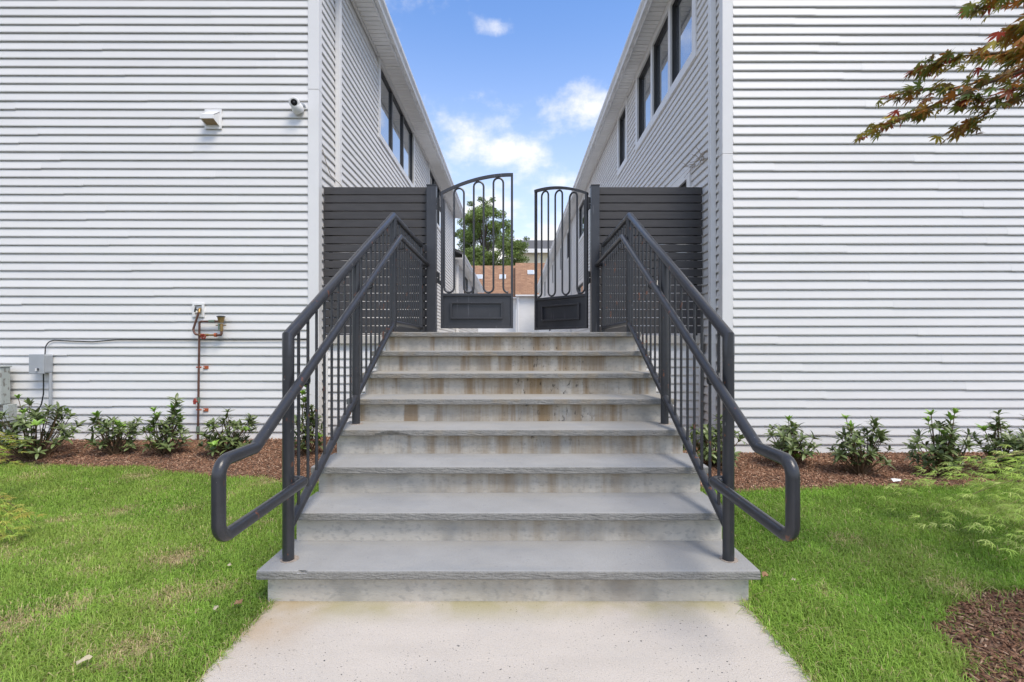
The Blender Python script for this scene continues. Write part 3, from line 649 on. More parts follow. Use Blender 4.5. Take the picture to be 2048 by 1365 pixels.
def gate(hx, sx, ang, label):
    """leaf built from the hinge at local x 0 to the free edge at local x Wg, sx mirrors it"""
    Wg = .885; g = thing('garden_gate', (hx, FY, TOP), label, 'gate', 'two leaves of the garden gate')
    F_ = Matrix.Translation((hx, FY, 0)) @ Matrix.Rotation(ang, 4, 'Z') @ Matrix.Diagonal((sx, 1, 1, 1))
    zb, zp, zh, zf = TOP + .088, TOP + .515, TOP + 1.755, TOP + 1.985
    def arch(x): t = min(1.0, x / Wg); return zh + (zf - zh) * (1 - (1 - t) ** 2.05)
    ft = .017
    f = MB(); f.box((0, -ft, zb), (.028, ft, arch(0))); f.box((Wg - .028, -ft, zb), (Wg, ft, arch(Wg) - .01)); f.build('stile', 'gate', g, F_, bevel=.003)
    xs = [Wg * k / 24 for k in range(25)]; mb = MB()
    pr = [(x, arch(x)) for x in xs] + [(x, arch(x) - .034) for x in reversed(xs)]
    n = len(xs)
    top = [(x, -ft - .002, arch(x)) for x in xs] + [(x, ft + .002, arch(x)) for x in xs] + [(x, -ft - .002, arch(x) - .034) for x in xs] + [(x, ft + .002, arch(x) - .034) for x in xs]
    fs = []
    for k in range(n - 1):
        fs += [(k, k + 1, n + k + 1, n + k), (2 * n + k, 3 * n + k, 3 * n + k + 1, 2 * n + k + 1), (k, 2 * n + k, 2 * n + k + 1, k + 1), (n + k, n + k + 1, 3 * n + k + 1, 3 * n + k)]
    fs += [(0, n, 3 * n, 2 * n), (n - 1, 3 * n - 1, 4 * n - 1, 2 * n - 1)]
    mb.add(top, fs).build('arched_top_rail', 'gate', g, F_)
    r = MB(); r.box((.028, -ft, zp - .032), (Wg - .028, ft, zp)); r.box((.028, -ft, zb), (Wg - .028, ft, zb + .030)); r.build('cross_rail', 'gate', g, F_, bevel=.003)
    p = MB().box((.028, .002, zb + .03), (Wg - .028, .010, zp - .032)).build('kick_panel', 'gate', g, F_)
    a, b, c, d = .118, Wg - .128, zb + .115, zp - .105; t = MB()
    for q in (((a, -.026, c), (b, +.0019, c + .02)), ((a, -.026, d - .02), (b, +.0019, d)), ((a, -.026, c + .02), (a + .02, +.0019, d - .02)), ((b - .02, -.026, c + .02), (b, +.0019, d - .02))): t.box(*q)
    t.build('panel_moulding', 'gate', p, F_, bevel=.002)
    # one continuous serpentine rod
    nb = 7; x0 = .042; st_ = (Wg - .042 - x0) / (nb - .35); pts = [(.012, 0, arch(.02) - .065)]; hw = st_ / 2; zl = zp + .012
    for k in range(nb):
        x = x0 + k * st_; xt = x
        if k == 0: pts.append((x, 0, arch(0) - .10))
        if k % 2 == 0:                                 # going down, then a bottom loop to the next bar
            zbot_c = zl + hw; last = k == nb - 1
            nseg = 8; 
            for j in range(nseg + 1 if not last else 5):
                t_ = math.pi * j / nseg; pts.append((x + hw - hw * math.cos(t_), 0, zbot_c - hw * math.sin(t_)))
        else:                                          # going up, then a top loop
            ztc = arch(x + hw * .6) - .046 - hw; nseg = 8
            for j in range(nseg + 1): t_ = math.pi * j / nseg; pts.append((x + hw - hw * math.cos(t_), 0, ztc + hw * math.sin(t_)))
    MB().tube(pts, .0120, 8).build('serpentine_bar', 'gate', g, F_, smooth=True)
    for z in (TOP + 1.60, TOP + .70):
        hg = MB(); hg.tube([(-.022, -.012, z - .07), (-.022, -.012, z + .07)], .011, 10); hg.box((-.012, -.026, z - .085), (.004, .002, z - .03)); hg.box((-.048, -.03, z + .01), (-.030, .0, z + .08)); hg.box((-.048, -.03, z - .06), (-.030, .0, z + .0))
        hg.build('hinge', 'hinge', g, F_)
gate(-.908, 1, 0, 'closed left gate leaf with arched top and looping bars')
gate(.888, -1, -R(46), 'right gate leaf standing open, arched top and looping bars')

# ---------------------------------------------------------------- fittings on the left house
def wl(px, py, off=.03): return P(px, py, LY - off)
cm = thing('security_camera', wl(600, 214, .02), 'white turret security camera by the left corner post', 'camera')
MB().lathe([(.0, 0), (.026, 0), (.028, .015), (.02, .03), (.0, .03)], 16, Matrix.Translation(wl(606, 212, .02)) @ Matrix.Rotation(R(90), 4, 'X')).build('wall_bracket', 'grey_box', cm, smooth=True)
c0 = wl(594, 215, .07); c1 = wl(589, 206, .10)
ax = (Vector((.35, -1, -.55))).normalized(); axm = Matrix.Translation(c0) @ Vector((.25, .8, -.75)).normalized().to_track_quat('Z', 'Y').to_matrix().to_4x4()
MB().lathe([(0, -.02), (.045, -.02), (.052, 0), (.052, .028), (.044, .045), (0, .048)], 24, axm @ Matrix.Scale(1.3, 4)).build('base', 'plastic', cm, smooth=True)
am = Matrix.Translation(c1) @ Vector((.30, -1, -.32)).normalized().to_track_quat('Z', 'Y').to_matrix().to_4x4()
bd = MB().lathe([(0, -.05), (.025, -.046), (.042, -.026), (.047, 0), (.046, .018), (.040, .030), (.030, .031), (.0, .028)], 24, am @ Matrix.Scale(1.3, 4)).build('body', 'plastic', cm, smooth=True)
MB().lathe([(0, .029), (.0285, .0325), (.028, .035), (.016, .036), (.015, .031), (0, .031)], 24, am @ Matrix.Scale(1.3, 4)).build('lens', 'lens', cm, smooth=True)
MB().lathe([(0, .0315), (.010, .0355), (0, .0385)], 16, am @ Matrix.Scale(1.3, 4)).build('lens_glass', 'wframe', cm, smooth=True)
MB().tube(fillet([wl(604, 211, .035), wl(609, 209, .03), wl(612, 216, .02)], .01), .004, 6).build('cable', 'grey_box', cm)

vh = thing('vent_hood', wl(429, 241, .0), 'white plastic dryer vent hood on the left clapboard wall', 'vent')
c = wl(429, 241, 0); x, z = c.x, c.z; y = LY - .018
MB().box((x - .102, y - .014, z - .118), (x + .102, y, z + .118)).build('flange', 'plastic', vh, bevel=.004)
mb = MB(); t_ = .006
for s_ in (-1, 1):
    xx = x + s_ * .08; a_, b_ = sorted((xx, xx - s_ * t_))
    mb.prism([(y - .014, z + .085), (y - .125, z + .005), (y - .125, z - .045), (y - .014, z - .085)], 0, a_, b_)
mb.prism([(y - .014, z + .085), (y - .125, z + .005), (y - .125, z - .003), (y - .014, z + .077)], 0, x - .08, x + .08)
mb.box((x - .08, y - .131, z - .045), (x + .08, y - .125, z + .005))
mb.build('hood', 'plastic', vh)
MB().prism([(y - .0145, z + .06), (y - .120, z - .012), (y - .120, z - .036), (y - .0145, z - .070)], 0, x - .072, x + .072).build('flap', 'beige', vh)

ub = thing('utility_box', wl(95, 727, 0), 'grey plastic utility box with lock on the left wall', 'box')
a_, b_ = wl(83, 746, 0), wl(111, 709, 0)
bx_ = MB().box((a_.x, LY - .14, a_.z), (b_.x, LY - .018, b_.z)).build('case', 'grey_box', ub, bevel=.018)
MB().box((a_.x - .004, LY - .150, a_.z - .004), (b_.x + .004, LY - .135, b_.z + .004)).build('lid', 'grey_box', ub, bevel=.006)
lk = Vector(((a_.x + b_.x) / 2 + .02, LY - .15, a_.z + .05)); MB().lathe([(0, 0), (.014, 0), (.014, .012), (0, .014)], 12, Matrix.Translation(lk) @ Matrix.Rotation(R(90), 4, 'X')).build('lock', 'hinge', ub); MB().box(tuple(lk + Vector((-.004, -.03, -.02))), tuple(lk + Vector((.004, -.01, .012)))).build('hasp', 'gutter', ub)
q = wl(101, 746, .07); MB().tube([q, (q.x, q.y, .10)], .017, 10).build('conduit', 'grey_box', ub, smooth=True)
q = wl(87, 746, .08)
tag(MB().tube(fillet([q, (q.x, q.y, q.z - .25), (q.x - .05, q.y + .02, q.z - .40), (q.x - .10, q.y - .1, q.z - .52), (q.x - .4, q.y - .2, q.z - .58)], .08), .007, 6).build('cable', 'black', smooth=True), 'black cable hanging from the grey utility box into the shrubs', 'cable')
pts = [wl(90, 709, .09), wl(91, 694, .06), wl(97, 684, .035), wl(108, 681, .028), wl(140, 682.5, .028), wl(185, 684, .028), wl(235, 680, .028), wl(330, 680, .028), wl(480, 680.5, .028), wl(570, 680, .028), wl(614, 680, .03)]
tag(MB().tube(fillet(pts, .05, 4), .0065, 6).build('wall_cable', 'black', smooth=True), 'thin black cable running along the left clapboard wall', 'cable')
ct = thing('electric_cabinet', (-6.08, LY - .16, .50), 'weathered grey green metal cabinet cut by the left edge of the photo', 'cabinet')
MB().box((-6.65, LY - .20, .55), (-5.955, LY - .09, .985)).build('case', 'cab', ct, bevel=.008)
MB().box((-6.67, LY - .21, .985), (-5.945, LY - .08, 1.0)).build('lid', 'cab', ct, bevel=.004)
for xx in (-6.3, -5.9): MB().box((xx - .03, LY - .2, .0), (xx + .03, LY - .1, .55)).build('leg', 'cab', ct)

# irrigation plumbing
ir = thing('irrigation_pipe', wl(396, 888, .06), 'copper irrigation pipe with brass vacuum breaker and red valve handles', 'pipe')
bp_ = MB(); a_, b_ = wl(388, 635, 0), wl(411, 607, 0)
x0, x1, z0, z1 = a_.x, b_.x, a_.z, b_.z; ff = .025
for q in (((x0, LY - .035, z0), (x1, LY - .01, z0 + ff)), ((x0, LY - .035, z1 - ff), (x1, LY - .01, z1)), ((x0, LY - .035, z0 + ff), (x0 + ff, LY - .01, z1 - ff)), ((x1 - ff, LY - .035, z0 + ff), (x1, LY - .01, z1 - ff))): bp_.box(*q)
tag(bp_.build('mounting_block', 'plastic', bevel=.003), 'small white mounting block behind the spigot on the left wall', 'mounting block')
def pipe(name, pts, r, mt, off=.07, rad=.02, parent=ir): return MB().tube(fillet([wl(a, b, off if len(t) == 0 else t[0]) for a, b, *t in pts], rad, 5), r, 10).build(name, mt, parent, smooth=True)
def wheel(px, py, r, mt, off, nrm):
    mw = Matrix.Translation(wl(px, py, off)) @ Vector(nrm).to_track_quat('Z', 'Y').to_matrix().to_4x4(); mb = MB()
    ring = [mw @ Vector(((r + .004 * math.cos(6 * t)) * math.cos(t), (r + .004 * math.cos(6 * t)) * math.sin(t), 0)) for t in [2 * math.pi * k / 24 for k in range(25)]]
    mb.tube(ring, .006, 6)
    for k in range(3): t = math.pi * k / 3; d = Vector((math.cos(t) * r, math.sin(t) * r, 0)); mb.tube([mw @ -d, mw @ d], .0045, 6)
    mb.tube([mw @ Vector((0, 0, -.04)), mw @ Vector((0, 0, .01))], .008, 8); return mb.build('valve_handle', mt, ir, smooth=True)
pipe('spigot', [(402, 618, .0), (399, 619, .06), (398, 626, .08)], .016, 'brass')
wheel(390.5, 619.5, .026, 'wframe', .09, (-.7, -.7, .2))
pipe('feed_pipe', [(398, 623, .08), (386.5, 659, .08), (390, 669, .08), (402, 670.5, .08)], .0125, 'copper', rad=.03)
pipe('valve_body', [(400, 670.5, .08), (416, 670.5, .08)], .017, 'brass'); pipe('connector', [(414, 670.5, .08), (432, 670.5, .08)], .0115, 'brass')
pipe('union', [(429.5, 670.5, .08), (433, 670.5, .08)], .024, 'orange'); wheel(406, 673.5, .028, 'redp', .12, (0, -1, -.4))
pipe('elbow_pipe', [(432, 670.5, .08), (443.5, 670.5, .08), (442.5, 658, .08), (442.5, 648, .08)], .0135, 'copper', rad=.02)
pipe('check_valve', [(443, 663, .08), (442.5, 648, .08)], .018, 'brass'); pipe('test_cock', [(432, 651, .08), (452, 651, .08)], .007, 'brass'); pipe('test_cock', [(437.5, 648, .1), (437.5, 660, .1)], .008, 'patina')
MB().lathe([(0, 0), (.026, 0), (.030, .02), (.040, .068), (0, .070)], 20, Matrix.Translation(wl(442, 646, .08))).build('vacuum_breaker', 'brass', ir, smooth=True)
MB().lathe([(0, 0), (.046, 0), (.047, .008), (.03, .017), (0, .019)], 20, Matrix.Translation(wl(442, 634.8, .08))).build('cap', 'wframe', ir, smooth=True)
pipe('standpipe', [(438, 643, .07), (399, 643.5, .07), (398.5, 680, .07), (397, 780, .07), (395.8, 889, .07)], .0125, 'copper', rad=.022)
pipe('union', [(418, 643, .07), (430, 643, .07)], .017, 'patina')
pipe('coupling', [(397, 795, .07), (397, 806, .07)], .019, 'patina'); pipe('coupling', [(396, 853, .07), (396, 864, .07)], .02, 'patina'); wheel(389.5, 803.5, .030, 'redp', .11, (-.5, -.8, .1))
pipe('valve_stem', [(397, 803, .07), (391, 803.5, .10)], .008, 'redp')
for py in (735, 820):
    MB().box(tuple(wl(406.5, py + 3, .03)), tuple(wl(417, py - 3, .015))).build('pipe_clip', 'orange', ir); MB().tube([wl(393, py, .07), wl(403, py, .07)], .009, 8).build('pipe_clip', 'orange', ir)
    MB().tube([wl(403, py, .07), wl(409, py, .028)], .006, 6).build('clip_arm', 'plastic', ir)

# loose wire on the left side wall, dry vine on the right side wall
tag(MB().tube(fillet([(LX + .03, 5.88, 3.62), (LX + .035, 5.98, 3.50), (LX + .05, 6.08, 3.38), (LX + .09, 6.32, 3.34), (LX + .10, 6.42, 3.28), (LX + .06, 6.52, 3.19), (LX + .05, 6.56, 3.13)], .08, 4), .0045, 6).build('loose_wire', 'wire', smooth=True), 'thin loose wire hanging on the left house beside its downspout', 'wire')
vn = thing('dry_vine', (RX - .03, 5.95, 3.5), 'tangle of dry twigs stuck to the right house above the slat fence', 'twigs')
for k in range(15):
    p0 = Vector((RX - .03, random.uniform(5.70, 6.25), 3.52 + random.uniform(-.03, .05))); pts = [p0]
    d = Vector((-.15, random.choice((-1, 1)) * random.uniform(.4, 1), random.uniform(-.5, .6))).normalized()
    for j in range(4):
        d = (d + Vector((random.uniform(-.3, .2), random.uniform(-.5, .5), random.uniform(-.6, .6)))).normalized(); q = pts[-1] + d * random.uniform(.03, .07)
        q.x = min(max(q.x, RX - .14), RX - .024); pts.append(q)
    MB().tube(pts, [.005, .0045, .004, .003, .002], 5).build('twig', 'twig', vn)

# ---------------------------------------------------------------- shrubs
def leaf_strip(L_, W_, bend, fold=.25, n=5):
    vs = []; fs = []
    for i in range(n + 1):
        t = i / n; w_ = W_ * math.sin(math.pi * min(1, t * .92 + .06)) ** .8 * (1 if t < 1 else .05); a = bend * t
        y = L_ * t * math.cos(a * .5); z = -L_ * t * math.sin(a * .5)
        vs += [(-w_ / 2, y, z + fold * w_ / 2), (0, y, z), (w_ / 2, y, z + fold * w_ / 2)]
    for i in range(n):
        k = 3 * i; fs += [(k, k + 1, k + 4, k + 3), (k + 1, k + 2, k + 5, k + 4)]
    return vs, fs
def cluster_mesh(seed, young):
    rs = random.Random(seed); V = []; F = []; cols = []
    n = rs.randint(9, 12)
    for k in range(n):
        inner = k % 2; vs, fs = leaf_strip(rs.uniform(.075, .112) * (.72 if young else 1), rs.uniform(.025, .034), rs.uniform(.1, .9), .3, 4)
        el = R(rs.uniform(38, 72) if (inner or young) else rs.uniform(-8, 32)); m_ = Matrix.Rotation(2 * math.pi * k / n * 1.0 + rs.uniform(-.3, .3), 4, 'Z') @ Matrix.Translation((0, .004, rs.uniform(-.012, .008))) @ Matrix.Rotation(el, 4, 'X')
        o_ = len(V); V += [m_ @ Vector(p) for p in vs]; F += [tuple(i + o_ for i in q) for q in fs]
        b = rs.uniform(.75, 1.25); c = (.24 * b, .40 * b, .06 * b) if young else (.15 * b, .195 * b, .07 * b)
        cols += [c] * len(vs)
    me = bpy.data.meshes.new('leaf_cluster'); me.from_pydata([tuple(p) for p in V], [], F); me.polygons.foreach_set('use_smooth', [True] * len(me.polygons))
    at = me.color_attributes.new('Col', 'FLOAT_COLOR', 'POINT'); at.data.foreach_set('color', [q for c in cols for q in (*c, 1)]); me.materials.append(M['rhodo']); return me
CL = [cluster_mesh(k, False) for k in range(6)]; CY = [cluster_mesh(50 + k, True) for k in range(3)]
def rhodo(px, d, h, rad, n, label, seed, tall=(), young=.1):
    rs = random.Random(seed); x = (px - VX) * d / FPX; z = float(bed_height(np.array(x), np.array(d)))
    g = thing('rhododendron_shrub', (x, d, z), label, 'shrub', 'rhododendrons along the house walls')
    stem = MB(); tips = []
    for k in range(int(n * 1.15)):
        for _ in range(30):
            a = rs.uniform(0, 2 * math.pi); t = rs.random() ** .6; zz = h * rs.uniform(.18, .88); env = math.sin(math.pi * min(1, .18 + .72 * zz / h)) ** .7
            p = Vector((math.cos(a) * rad * t * env, math.sin(a) * rad * t * env * .8, zz))
            if all((p - q).length > .050 for q in tips): break
        tips.append(p)
    for dx, dz in tall:
        for q_ in (1, .88, .78): tips.append(Vector((dx * (.9 + .1 * q_) + rs.uniform(-.025, .025), rs.uniform(-.05, .05), dz * q_)))
    for q in tips:
        base_ = Vector((q.x * .12 + rs.uniform(-.02, .02), q.y * .12, 0)); mid = base_.lerp(q, .55) + Vector((rs.uniform(-.03, .03), rs.uniform(-.03, .03), -.02))
        stem.tube([base_, mid, q], [.0055, .0045, .0032], 5)
        yg = rs.random() < young or (q.z > h * 1.0 and rs.random() < .5)
        lean = Vector((q.x * .8, q.y * .8, h * .9)).normalized(); rot = lean.to_track_quat('Z', 'Y').to_matrix().to_4x4()
        link('leaf_cluster', rs.choice(CY if yg else CL), None, g, Matrix.Translation(Vector((x, d, z)) + q) @ rot @ Matrix.Rotation(rs.uniform(0, 6.28), 4, 'Z') @ Matrix.Scale(rs.uniform(.72, 1.08), 4))
    stem.build('stem', 'stem', g, Matrix.Translation((x, d, z)))
rhodo(68, 5.12, .60, .40, 62, 'largest leafy rhododendron below the grey utility box at far left', 1, [(.36, .30), (-.1, .66)])
rhodo(228, 5.25, .40, .24, 36, 'low rhododendron, second from the left edge, before the left wall', 2, [(-.18, .42), (.22, .36)])
rhodo(330, 5.22, .40, .22, 34, 'rhododendron with one tall sprig, left of the copper pipe', 3, [(.12, .58), (.12, .50), (.13, .42), (-.08, .47)], .18)
rhodo(452, 5.22, .40, .26, 40, 'rhododendron just right of the copper pipe', 4, [(.26, .38), (-.02, .45)])
rhodo(612, 5.20, .50, .16, 26, 'narrow upright rhododendron behind the left railing', 5, [(-.02, .74), (-.02, .66), (-.01, .58), (.05, .5)])
rhodo(1425, 4.85, .42, .30, 40, 'rhododendron behind the right railing post', 6, [(.1, .46)])
rhodo(1578, 4.92, .40, .28, 42, 'rhododendron just right of the right handrail loop', 7, [(0, .44)])
rhodo(1722, 4.62, .46, .26, 40, 'rhododendron standing alone in the middle of the right mulch bed', 8, [(-.12, .53), (.1, .50)])
rhodo(1885, 4.55, .52, .27, 44, 'rhododendron second from the right edge before the right wall', 9, [(-.1, .58), (.1, .60)])
rhodo(2012, 4.55, .52, .28, 46, 'rhododendron at the right edge behind the laceleaf maple', 10, [(-.05, .58), (.25, .58)])

# ---------------------------------------------------------------- mulch chips
def chips(name, x, y, z, seed, dark=1.0):
    rs = np.random.default_rng(seed); n = len(x)
    L_ = rs.uniform(.010, .034, n); W_ = rs.uniform(.004, .010, n); a = rs.uniform(0, 2 * np.pi, n); tl = rs.normal(0, .45, n); rl = rs.normal(0, .5, n)
    U = np.stack([np.cos(a) * np.cos(tl), np.sin(a) * np.cos(tl), np.sin(tl)], 1); S = np.stack([-np.sin(a) * np.cos(rl), np.cos(a) * np.cos(rl), np.sin(rl)], 1); Nn = np.cross(U, S)
    c = np.stack([x, y, z + rs.uniform(0, .012, n)], 1); U = U * L_[:, None] / 2; S = S * W_[:, None] / 2; Nn = Nn * .002
    V = np.stack([c - U - S + Nn, c + U - S * .6 + Nn, c + U * .9 + S + Nn, c - U * .8 + S * .8 + Nn, c - U - S - Nn, c + U - S * .6 - Nn, c + U * .9 + S - Nn, c - U * .8 + S * .8 - Nn], 1)
    b = np.arange(n)[:, None] * 8; F = np.concatenate([b + np.array(q)[None] for q in ((0, 1, 2, 3), (0, 4, 5, 1), (1, 5, 6, 2), (2, 6, 7, 3), (3, 7, 4, 0))])
    pal = np.array([(.32, .175, .11), (.24, .125, .075), (.42, .26, .17), (.16, .085, .055), (.52, .36, .25), (.30, .165, .105)]) * dark
    col = pal[rs.choice(6, n, p=[.28, .25, .18, .15, .06, .08])] * rs.uniform(.75, 1.25, n)[:, None]
    return np_mesh(name, V.reshape(-1, 3), [F], np.repeat(col, 8, 0), 'chips')
for x0, x1, wl_, lab, sd_ in ((-7.2, -1.2, LY, 'brown shredded mulch covering the left bed', 5), (1.14, 6.4, RY, 'brown shredded mulch covering the right bed', 6)):
    n = 42000; x = rng.uniform(x0, x1, n); y = rng.uniform(4.0, 5.9, n); lim = np.where((x > LX) & (x < RX), FY, wl_); k = (y > bed_edge(x) - .05 * rng.random(n)) & (y < lim)
    tag(chips('mulch_chips', x[k], y[k], bed_height(x[k], y[k]), sd_), lab, 'mulch')
n = 14000; r_ = np.sqrt(rng.random(n)) * PATCH[2] * 1.08; a = rng.uniform(0, 2 * np.pi, n); x = PATCH[0] + r_ * np.cos(a); y = PATCH[1] + r_ * np.sin(a); k = in_patch(x, y) | (rng.random(n) < .15)
tag(chips('mulch_chips', x[k], y[k], .03 - .035 * np.minimum(1, r_[k] / PATCH[2]) ** 3, 8, .66), 'dark brown mulch ring in the lower right corner', 'mulch')

# ---------------------------------------------------------------- grass
def lawn():
    n = 1650000; x = rng.uniform(-7.4, 6.8, n); y = rng.uniform(.9, 5.2, n)
    ok = (np.abs(x) < 1.12 * y + .75) & (y < bed_edge(x) + .03 * rng.normal(0, 1, n)) & ~((x > -1.155 - .0 * y) & (x < 1.085)) & ~(in_patch(x, y) & (rng.random(n) > .05))
    ok &= ~((x > SCX - SW / 2 - .012) & (x < SCX + SW / 2 + .012) & (y > D1 - .01))
    ok &= rng.random(n) < np.clip(1.35 - .17 * y, .45, 1)
    x, y = x[ok], y[ok]; n = len(x)
    straw = np.zeros(n)
    for px, py, r_ in ((357, 1118, .11), (300, 1122, .05), (272, 1300, .13), (275, 952, .14), (20, 1250, .16), (530, 965, .13), (365, 1020, .09), (235, 1025, .12), (130, 1040, .1), (1650, 1185, .05), (1930, 1185, .10), (1690, 1085, .08), (430, 1180, .08), (345, 1195, .12), (120, 1220, .12), (650, 1010, .1)):
        d = FPX * EYE / (py - VY); cx_ = (px - VX) * d / FPX; straw = np.maximum(straw, np.exp(-((x - cx_) ** 2 + (y - d) ** 2) / r_ ** 2) * (1.0 if px == 357 else .62))
    lo = vnoise(x, y, 31, .45); hi = vnoise(x, y, 32, .13); v3 = vnoise(x, y, 33, 1.1)
    left = x < 0
    straw = np.maximum(straw, np.clip(hi * .7 + lo * .6 - .82, 0, 1) * np.where(left, 1.0, .55))
    edge = np.minimum(np.abs(x + 1.16), np.abs(x - 1.09)) < .035
    h = rng.uniform(.018, .050, n) * (.75 + .5 * lo) * np.where(left, .88, 1.12); h *= np.where(straw > .5, .6, 1) * np.where(y < 2.4, 1.05, 1)
    a = rng.uniform(0, 2 * np.pi, n) + (v3 - .5) * 3; lean = rng.uniform(.25, 1.75, n) * (1 + .4 * straw); w_ = rng.uniform(.0007, .0015, n) * (1 + .15 * y)
    dx, dy = np.cos(a), np.sin(a); sx_, sy_ = -dy, dx; z0 = gz(x, y) - .022
    b = np.stack([x, y, z0], 1); W_ = np.stack([sx_ * w_, sy_ * w_, np.zeros(n)], 1)
    m_ = b + np.stack([dx * h * .40 * lean, dy * h * .40 * lean, h * .66 + .010], 1); t_ = b + np.stack([dx * h * lean * 1.05, dy * h * lean * 1.05, h * np.maximum(1.22 - .50 * lean, .30) + .008], 1)
    V = np.stack([b - W_, b + W_, m_ + W_ * .8, m_ - W_ * .8, t_], 1).reshape(-1, 3)
    k = np.arange(n)[:, None] * 5; F4 = k + np.array([[0, 1, 2, 3]]); F3 = k + np.array([[3, 2, 4]])
    g = np.array([.225, .395, .052])[None] * ((.40 + .85 * rng.random(n) + .35 * hi) * (.72 + .5 * v3) * (.8 + .36 * vnoise(x, y, 35, .22)))[:, None]; yg = np.array([.41, .51, .115]); st_ = np.array([.64, .53, .28])
    mixy = np.clip(rng.random(n) * .42 + (lo - .5) * .6 + np.where(left, .10, -.02), 0, .8)[:, None]; g = g * (1 - mixy) + yg * mixy
    isst = (rng.random(n) < straw * 1.05 + .04 + .25 * edge)[:, None]; g = np.where(isst, st_ * rng.uniform(.6, 1.15, n)[:, None], g)
    cols = np.repeat(g, 5, 0)
    o = np_mesh('lawn_grass', V, [F4, F3], cols, 'grass', smooth=False)
    tag(o, 'short green lawn grass on both sides of the walk', 'grass'); return n
NB = lawn()

# ---------------------------------------------------------------- foliage builders
def feather(g, tips, name, pal, seed, nleaf, lobe=(.05, .085)):
    """drooping sprays of finely cut laceleaf foliage along the given twigs"""
    rs = np.random.default_rng(seed); V = []; F = []; Cc = []
    for path, spread in tips:
        path = [np.array(p) for p in path]
        for k in range(nleaf):
            t = rs.random() ** .8 * (len(path) - 1); i = min(int(t), len(path) - 2); c = path[i] + (path[i + 1] - path[i]) * (t - i) + rs.normal(0, spread, 3) * np.array([1, 1, .55])
            if c[2] < .05: c[2] = .05 + rs.random() * .05
            a0 = math.atan2(path[-1][1] - path[0][1], path[-1][0] - path[0][0]) + rs.normal(0, .5); col = np.array(pal[rs.integers(len(pal))]) * rs.uniform(.75, 1.25)
            nl = rs.integers(5, 8)
            for j in range(nl):
                a = a0 + (j - (nl - 1) / 2) * .42 + rs.normal(0, .08); l = rs.uniform(*lobe) * (1 - .09 * abs(j - (nl - 1) / 2)); dr = rs.uniform(.15, .75)
                d = np.array([math.cos(a), math.sin(a), 0]); s = np.array([-d[1], d[0], rs.normal(0, .4)]) * .0021
                m_ = c + d * l * .5 - np.array([0, 0, l * .12 * dr]); e = c + d * l * .92 - np.array([0, 0, l * .62 * dr])
                o_ = len(V); V += [c - s * .5, c + s * .5, m_ + s, m_ - s, e]; F += [(o_, o_ + 1, o_ + 2, o_ + 3)]; F.append((o_ + 3, o_ + 2, o_ + 4)); Cc += [col] * 5
                for q, sg in ((.45, 1), (.62, -1), (.3, -1)):       # side teeth
                    pb = c + (m_ - c) * 2 * q if q < .5 else m_ + (e - m_) * (2 * q - 1); pe = pb + (d * .7 + np.array([-d[1], d[0], 0]) * sg * .7) * l * .26 - np.array([0, 0, l * .1])
                    o_ = len(V); V += [pb - s * .7, pb + s * .7, pe]; F.append((o_, o_ + 1, o_ + 2)); Cc += [col] * 3
    V = np.array(V); F4 = np.array([f for f in F if len(f) == 4]); F3 = np.array([f for f in F if len(f) == 3])
    return np_mesh('foliage', V, [F4, F3], np.array(Cc), 'feather', g)

def arc(p0, p1, sag, n=6, jit=0, rs=random):
    p0, p1 = Vector(p0), Vector(p1); o_ = []
    for i in range(n + 1):
        t = i / n; q = p0.lerp(p1, t); q.z += sag * 4 * t * (1 - t); 
        if 0 < i < n and jit: q += Vector((rs.uniform(-jit, jit), rs.uniform(-jit, jit), rs.uniform(-jit, jit)))
        o_.append(q)
    return o_
# laceleaf maple at the right edge, trunk just outside the frame
lm = thing('laceleaf_maple', (3.95, 2.95, 0), 'feathery lime green laceleaf maple drooping over the lawn at the right edge', 'maple')
root = Vector((3.95, 2.95, .62)); MB().tube([(3.97, 2.96, -.02), (3.93, 2.93, .25), (3.97, 2.97, .45), root], [.05, .045, .04, .03], 8).build('trunk', 'bark', lm, smooth=True)
tw = []; br = MB()
for px, py, d in ((1760, 1000, 3.25), (1800, 985, 3.4), (1850, 972, 3.35), (1915, 965, 3.4), (1965, 950, 3.3), (1840, 1045, 3.0), (1880, 1018, 3.1), (1930, 1000, 3.05), (1975, 985, 3.1), (2020, 1000, 2.95), (1940, 1060, 2.8), (1985, 1050, 2.75), (2030, 1065, 2.65), (2000, 1095, 2.6), (2040, 1110, 2.5), (1990, 1015, 3.0)):
    e = P(px, py, d); p = arc(root + Vector((random.uniform(-.1, .05), random.uniform(-.1, .1), random.uniform(-.2, 0))), e, .12, 6, .012); br.tube(p, [.009, .007, .005, .003, .002, .0012, .0006], 5); tw.append(([tuple(q) for q in p[3:]], .055))
for k in range(14):                                     # the rest of the mound, outside the frame
    a = random.uniform(-1.9, 1.9); e = Vector((3.95 + math.cos(a) * .8, 2.95 + math.sin(a) * .8, random.uniform(.1, .35))); p = arc(root, e, .15, 6, .02); br.tube(p, [.012, .009, .007, .005, .004, .003, .0015], 5); tw.append(([tuple(q) for q in p[2:]], .07))
br.build('branch', 'lime_stem', lm)
feather(lm, tw, 'foliage', [(.54, .68, .16), (.47, .64, .14), (.60, .68, .22), (.42, .58, .12)], 3, 27)
